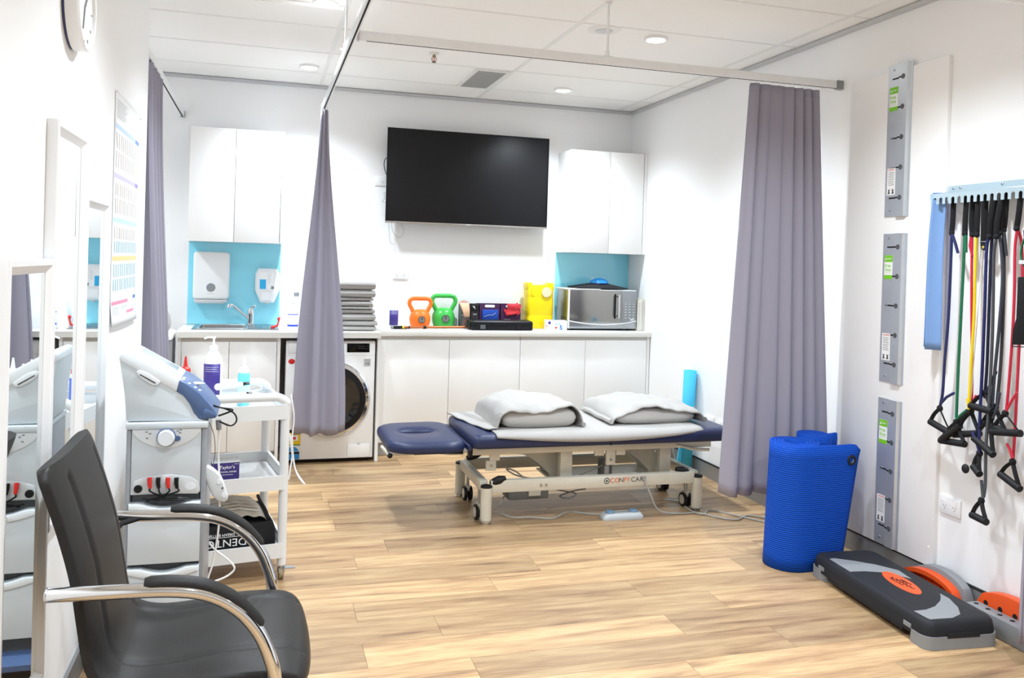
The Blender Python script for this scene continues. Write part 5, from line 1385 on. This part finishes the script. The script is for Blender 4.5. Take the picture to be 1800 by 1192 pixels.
# screen recess, keys
m = MB(); sc = [(*slope(.08, .0005), YD0+.05), (*slope(.86, .0005), YD0+.05), (*slope(.86, .0005), YD1-.03), (*slope(.08, .0005), YD1-.03)]
m.add([(a, y, b) for a, b, y in sc], [(0, 1, 2, 3)]).build('display', mat('lcd_pale', (214, 222, 226), .15), hw, solid=.003)
for k in range(5):
    a, b = slope(.12+.16*k, .001); MB().ball((a, YD0+.022, b), .0055, .0055, .0045, n=10, m=6).build('soft_key', LGP, hw)
for k, (s, yy) in enumerate(((1.05, .03), (1.05, .07), (1.18, .03), (1.32, .035), (1.42, .04))):
    a, b = slope(s, .002-(.02*(s-1) if s > 1 else 0)); MB().ball((a, YD0+yy, b), .008, .006, .004, n=12, m=6).build('nose_key', LGP if k < 2 else DEVW, hb)
a, b = slope(1.30, -.002); MB().ball((a, YD0+.11, b), .03, .012, .006).build('jog_bar', DEVW, hb)
cs = prof([(240, 653), (246, 650), (262, 656), (276, 666), (282, 671), (278, 677), (268, 677), (252, 668), (243, 660)])
o = MB().prism(cs, 1, YD0-.006, YD0+.002).build('card_slot', DEVW, t, bevel=.002)
MB().prism(prof([(246, 658.5), (247, 657.5), (274, 672.5), (273, 674)]), 1, YD0-.0075, YD0-.005).build('slit', BLKM, o)
# leads at the nose
for pts in ([(375, 712), (388, 716), (409, 719), (400, 724), (384, 729)], [(376, 714), (396, 718), (412, 726), (416, 738), (406, 746), (386, 738)]):
    MB().tube(smoothpath([Vector((D(*q, YD0+.02)[0], YD0+.02-.006*i, D(*q, YD0+.02)[1])) for i, q in enumerate(pts)]), .0032, 6).build('lead', BLK, t)
a = D(384, 738, YD0+.03); b = D(385, 755, YD0+.03)
cn = MB().tube([(a[0], YD0+.03, a[1]), (b[0], YD0+.03, b[1])], .0095, 12).build('lead_connector', GPL, t)
MB().tube(smoothpath([(D(*q, YD0+.03)[0], YD0+.03, D(*q, YD0+.03)[1]) for q in ((385, 755), (384, 800), (386, 860), (384, 930), (374, 990), (366, 1022), (395, 1015), (412, 1000), (402, 985), (380, 968), (368, 955))]), .0035, 7).build('lead', CORDW, t)
MB().tube(smoothpath([(D(*q, YD0+.06)[0], YD0+.06, D(*q, YD0+.06)[1]) for q in ((367, 740), (376, 765), (378, 795), (374, 822))]), .0014, 5).build('lead', DGP, t)
# grey hand applicator hanging in its clip on the cart side
hp = [D(*q, DY+.03) for q in ((360, 822), (364, 817), (374, 822), (386, 832), (393, 846), (400, 868), (401, 876), (394, 881), (384, 879), (374, 870), (365, 850), (359, 832))]
ap = MB().prism(hp, 1, DY+.01, DY+.045).build('hand_applicator', LGP, t, bevel=.007, seg=3)
a, b = D(391, 858, DY+.01); MB().prism(ell(a, b, .0035, .0035, 12), 1, DY+.0085, DY+.011).build('led', DGP, ap)
for q in ((385, 847), (394, 870)): a, b = D(*q, DY+.01); MB().prism(ell(a, b, .008, .009, 16), 1, DY+.0082, DY+.011).build('push_key', DEVW, ap)

# ------------------------------------------------------------------ black armchair
t = thing('armchair', 'black leather visitor chair with chrome arms and padded armrests', 'chair', (-.17, 2.32, 0))
YN, YFA = 2.035, 2.605
prof_arm = [(-.428, .668), (-.30, .664), (-.18, .659), (-.10, .643), (-.035, .604), (.012, .548), (.040, .485), (.055, .42), (.060, .30), (.060, .10), (.045, .03), (.0, .0165), (-.15, .0165), (-.36, .0165)]
for y in (YN, YFA):
    MB().tube(smoothpath([(x, y, z) for x, z in prof_arm], 5), .0162, 14).build('arm_tube', CHROME, t)
    MB().ball((-.430, y, .668), .007, .016, .016, n=12, m=6).build('arm_end_cap', CHROME, t)
    pts = smoothpath([(x, y, z+.019) for x, z in [(-.235, .661), (-.17, .659), (-.105, .646), (-.045, .613), (.0, .566), (.018, .538)]], 5)
    MB().tube(pts, [.011]+[.0155]*(len(pts)-2)+[.010], 12, flat=.62).build('armrest_pad', LEATH, t)
MB().tube([(-.36, YN, .0165), (-.36, YFA, .0165)], .0155, 12).build('base_bar', CHROME, t)
MB().tube([(.05, YN, .40), (.05, YFA, .40)], .012, 10).build('seat_bar', CHROME, t)
MB().tube([(-.30, YN, .664), (-.36, YN+.03, .655), (-.375, YN+.05, .64)], .008, 8).build('back_bracket', BLK, t); MB().tube([(-.30, YFA, .664), (-.36, YFA-.03, .655), (-.375, YFA-.05, .64)], .008, 8).build('back_bracket', BLK, t)
# one continuous seat and back shell: side curve (x, z) and thickness
curve = [(.112, .385), (.100, .412), (.055, .425), (-.05, .427), (-.16, .414), (-.25, .412), (-.315, .432), (-.350, .485), (-.368, .58), (-.385, .68), (-.412, .78), (-.445, .88), (-.462, .925)]
cs_ = smoothpath([(x, 0, z) for x, z in curve], 4)
NV = len(cs_)
def shell(u, v, off):
    i = min(NV-1, max(0, v*(NV-1))); k = int(min(NV-2, i)); f_ = i-k
    p = cs_[k]*(1-f_)+cs_[k+1]*f_; tg = (cs_[min(k+1, NV-1)]-cs_[max(0, k)]).normalized()
    nrm = Vector((tg.z, 0, -tg.x))*1.0
    Y = 2*u-1
    hw_ = .258-.012*ss(max(0, min(1, (v-.45)/.5)))
    if v > .93: hw_ -= .02*((v-.93)/.07)**2
    if v < .05: hw_ -= .02*((.05-v)/.05)**2
    puff = .012*(1-abs(Y)**6)
    if .08 < v < .93: puff -= .0075*math.exp(-((abs(Y)-.60)/.035)**2)
    dish = -.012*(1-Y*Y)
    d = off*(puff+.008)+(dish if True else 0)
    q = p+nrm*(-d)
    q = p-nrm*d
    return (q.x, 2.32+Y*hw_, q.z)
def ringsh(v): 
    n = 60; up = [shell(i/n, v, 1) for i in range(n+1)]; dn = [shell(i/n, v, -1.2) for i in range(n, -1, -1)]
    return up+dn
sh = MB().loft([ringsh(j/60) for j in range(61)]); sh.build('shell', LEATH, t, angle=70)
for s_ in (-.62, .62):
    MB().tube([Vector(shell((s_+1)/2, .06+.86*j/50, 1)) for j in range(51)], .0016, 6).build('stitch_seam', BLKF, t)
box('under_plate', BLK, t, -.22, .04, 2.12, 2.52, .395, .412)

# ------------------------------------------------------------------ white three-tier trolley
TA = math.radians(9.5)
t = thing('trolley', 'white plastic three-tier trolley behind the therapy unit', 'trolley', (.112, 3.83, 0), TA)
TRW = mat('trolley_white', (222, 224, 225), .4, var=.01)
def tl(px, py, yl):
    """local (x, z) on the trolley plane y=yl for a photo pixel"""
    return None
W_, D_ = .50, .47
def tray(z0, z1):
    m = MB(); th = .012
    o_ = rrect(-W_-.02, .022, -.022, D_+.022, .03); i_ = rrect(-W_-.02+th, .022-th, -.022+th, D_+.022-th, .022)
    zf = z0+.016
    n = len(o_)
    R_ = [[(x, y, z0) for x, y in o_], [(x, y, z1) for x, y in o_], [(x, y, z1) for x, y in i_], [(x, y, zf) for x, y in i_]]
    m.loft(R_); return m.build('tray', TRW, t, local=True, angle=50)
TZ = [(.100, .163), (.398, .460), (.705, .768)]
for z0, z1 in TZ: tray(z0, z1)
for x in (-W_, 0):
    for y in (0, D_):
        p_ = MB()
        for za, zb in ((.065, .1), (.163, .398), (.46, .705)): MB().cyl((x, y, za), (x, y, zb), .0195, n=20).build('post', TRW, t, local=True)
        c_ = MB().cyl((x, y, .05), (x, y, .066), .012).build('caster', STEEL, t, local=True)
        box('caster_fork', STEEL, c_, x-.014, x+.014, y-.012, y+.022, .028, .052, local=True, bevel=.003)
        MB().cyl((x-.009, y+.008, .0265), (x+.009, y+.008, .0265), .026, n=20).build('wheel', mat('caster_tan', (150, 138, 108), .5), c_, local=True)
        MB().prism([(x+.008, y-.02), (x+.055, y-.03), (x+.055, y-.012), (x+.01, y+.01)], 2, .050, .054).build('brake_lever', GPL, c_, local=True)
for y in (0, D_):
    MB().tube(smoothpath([(-W_, y, .765), (-W_, y, .778), (-W_+.03, y, .797), (-W_+.08, y, .80), (-.08, y, .80), (-.03, y, .797), (0, y, .778), (0, y, .765)], 5), .0195, 14).build('handle_rail', TRW, t, local=True)
def TL(x, y, z): 
    c, s = math.cos(TA), math.sin(TA); return Vector((.112+x*c-y*s, 3.83+x*s+y*c, z))
ZT = .721+.0008; ZM = .414+.0008; ZB = .116+.0008
def bot(px, py_base, z): return at(px, py_base, 2, z)
# bottles on the top tray
p = TL(-.25, .33, ZT); q = at(375, 640, 1, p.y)
pump_bottle('pump_bottle', 'tall white pump bottle with purple label on the trolley', q.x, p.y, ZT, .041, .32, PURP, .12, .60, nozzle=(-1, -.3))
def squeeze(label, x, y, r, h, capm, bodym, tint):
    t_ = thing('squeeze_bottle', label, 'bottle', (x, y, ZT), group='squeeze bottles on the trolley')
    MB().lathe([(0, .0003), (r*.95, .0003), (r, .006), (r, h*.62), (r*.9, h*.66), (r*.7, h*.69), (0, h*.69)], n=24).build('bottle', bodym, t_, local=True)
    MB().lathe([(r*.8, h*.665), (r*.8, h*.76), (r*.35, h*.80), (r*.13, h), (0, h)], n=24).build('cap', capm, t_, local=True)
    if tint:
        for a0, a1, z0, z1, mm in tint:
            MB().grid(lambda u, v: (r*1.01*math.cos(lerp(a0, a1, u)), r*1.01*math.sin(lerp(a0, a1, u)), lerp(z0, z1, v)*h), 14, 4).build('label', mm, t_, local=True)
    return t_
q = at(326, 650, 1, 4.08)
FR = mat('frosted_clear', (226, 230, 240), .3); 
squeeze('small clear squeeze bottle with red pointed cap on the trolley', q.x, 4.08, .0275, .228, RED, FR, [(-pi*.45, -pi*.05, .1, .60, mat('label_blue2', (96, 120, 220), .5)), (-pi*.95, -pi*.6, .1, .6, mat('label_mauve', (196, 200, 236), .5))])
q = at(429, 655, 1, 4.10)
AQ = mat('aqua_gel', (120, 224, 242), .2)
squeeze('small bottle of aqua gel with white pointed cap on trolley', q.x, 4.10, .0275, .222, WHT, AQ, [(-pi*.98, -pi*.02, .22, .42, mat('label_pale', (206, 238, 246), .4))])
# ultrasound handpieces
def handpiece(label, a, b, r):
    t_ = thing('ultrasound_handpiece', label, 'handpiece', (a+b)/2, group='white ultrasound handpieces')
    d = (b-a)
    MB().tube([a, a+d*.06, a+d*.3, a+d*.55, a+d*.75, b], [r*.5, r*.95, r, r*.9, r*.8, r*.55], 14).build('handle', WPL, t_)
    MB().tube([b, b+d*.08], r*.5, 10).build('collar', BLK, t_)
    for k in range(6): 
        c_ = b+d*(.09+.03*k); MB().tube([c_, c_+d*.012], r*.42, 8).build('strain_relief', BLK, t_)
    MB().tube(smoothpath([b+d*.08, b+d*.3, b+d*.55+Vector((0, .03, -.012)), b+d*.75+Vector((.0, .08, -.045)), b+d*.7+Vector((-.05, .12, -.062))]), .0032, 6).build('lead', CORDW, t_)
    return t_
zz = .835+.016
handpiece('white ultrasound handpiece resting across the trolley rails', at(378, 681, 1, 3.87), at(426, 675, 1, 3.93), .0155)
handpiece('white ultrasound handpiece lying lower on the trolley tray', at(390, 699, 1, 3.95), at(432, 692, 1, 4.0), .013)
tag(MB().prism([(-.03, -.10), (.16, -.10), (.16, .05), (-.03, .05)], 2, 0, .004).build('clear_packet', mat('foil_packet', (220, 222, 226), .2, .3)), 'clear packet lying on trolley top tray', 'packet')
o = bpy.data.objects['clear_packet']; o.location = TL(-.2, .16, ZT); o.rotation_euler = (0, 0, .4)
# swab carton on the middle tray
t = thing('swab_carton', 'purple swab carton on the trolley middle tray', 'box', TL(-.235, .10, ZM), TA)
box('carton', mat('carton_violet', (58, 42, 108), .5), t, -.056, .056, -.04, .04, 0, .100, bevel=.001, local=True)
o = box('open_top', LGP, t, -.057, .057, -.041, .041, .100, .106, local=True)
box('sachets', mat('foil_grey', (196, 196, 194), .3, .3), o, -.03, .045, -.03, .03, .106, .114, local=True, bevel=.003)
text("Taylor's", .020, WHT, t, (.005, -.0406, .080), (1, 0, 0), (0, 0, 1), local=True)
text('ALCOHOL SWABS', .0095, WHT, t, (.005, -.0406, .060), (1, 0, 0), (0, 0, 1), local=True)
box('print_line', LGP, t, .034, .052, -.0408, -.0402, .092, .094, local=True); box('print_line', LGP, t, -.025, .03, -.0408, -.0402, .047, .049, local=True)
t = thing('small_carton', 'flat brown carton behind the purple swab carton', 'box', TL(-.24, .22, ZM), TA)
box('carton', mat('carton_brown', (150, 126, 96), .7), t, -.05, .05, -.03, .03, 0, .078, bevel=.001, local=True)
t = thing('orange_box', 'small orange carton beside the purple swab carton', 'box', TL(-.345, .13, ZM), TA)
box('carton', ORG, t, -.03, .03, -.03, .03, 0, .07, bevel=.001, local=True)
# black bedding bag with printed name, upside down
t = thing('bedding_bag', 'black zip bedding bag with clear top on the lowest shelf', 'bag', TL(-.19, .22, ZB), TA)
a, b = .17, .17
hb_ = .155
rings = [[(x, y+z*.02, z) for x, y in rrect(-a+k, a-k, -b-.03+k, b-k, .02)] for k, z in ((.004, .0), (.0, .02), (.002, .10), (.012, .13))]
MB().loft(rings).build('bag_body', BLKF, t, local=True, angle=60)
m = MB().grid(lambda u, v: (lerp(-a+.03, a-.035, u)+.03*v*(1 if False else 0), lerp(-b-.005, b-.03, v), .132+.055*math.sin(pi*u)**.4*math.sin(pi*(.15+.85*v)/1.15)**.6+.004*math.sin(30*u+9*v)), 24, 24)
m.build('clear_top', mat('clear_vinyl', (205, 200, 188), .18, var=.12, scale=25), t, local=True, angle=70)
for k in range(7): MB().tube([(-.13+.03*k*0+.004*k, -.12+.034*k, .188-.004*abs(k-3)), (.02, -.125+.036*k, .197-.004*abs(k-3)), (.10, -.14+.038*k, .186-.005*abs(k-3))], .003, 5).build('white_fold', WHT, t, local=True)
MB().tube(smoothpath([(a-.03, -b, .135), (a-.028, -.08, .15), (a-.035, .02, .165), (a-.03, b-.05, .165)]), .008, 8).build('zip_edge', BLKF, t, local=True)
text('DENTON', .046, WHT, t, (-.062, -b-.0315, .064), (-1, 0, 0), (0, 0, -1), local=True, squash=1.1)
text('DREAM BETTER', .016, WHT, t, (-.062, -b-.0315, .098), (-1, 0, 0), (0, 0, -1), local=True)
box('print_line', WHT, t, -.125, .012, -b-.032, -b-.0308, .0865, .088, local=True)
# white leads hanging off the trolley side
tag(MB().tube(smoothpath([TL(.035, .06, .80), TL(.05, .06, .70), TL(.045, .06, .60), TL(.055, .06, .50), TL(.07, .05, .44), TL(.10, .03, .40), TL(.06, .06, .47), TL(.035, .07, .62), TL(.05, .07, .55), TL(.04, .06, .46), TL(.035, .06, .42)]), .0032, 6).build('looped_lead', CORDW), 'white looped lead hanging off the trolley side', 'lead')
# side stool corner glimpsed behind the left curtain
t = thing('laundry_hamper', 'grey and white laundry hamper behind the curtain at the sink', 'hamper', (-.66, 5.95, 0))
m = MB().loft([[(x, y, z) for x, y in rrect(-.78+k, -.55-k, 5.75+k, 6.15-k, .04)] for k, z in ((.02, .0006), (0, .05), (0, .86))]); m.build('bin', GPL, t)
m = MB().loft([[(x, y, z) for x, y in rrect(-.79+k, -.545-k, 5.74+k, 6.16-k, .045)] for k, z in ((0, .8605), (0, .885), (.02, .90))]); m.build('rim', WPL, t)
m = MB().ball((-.665, 5.95, .96), .10, .16, .11); m.build('linen', TOWEL, t)
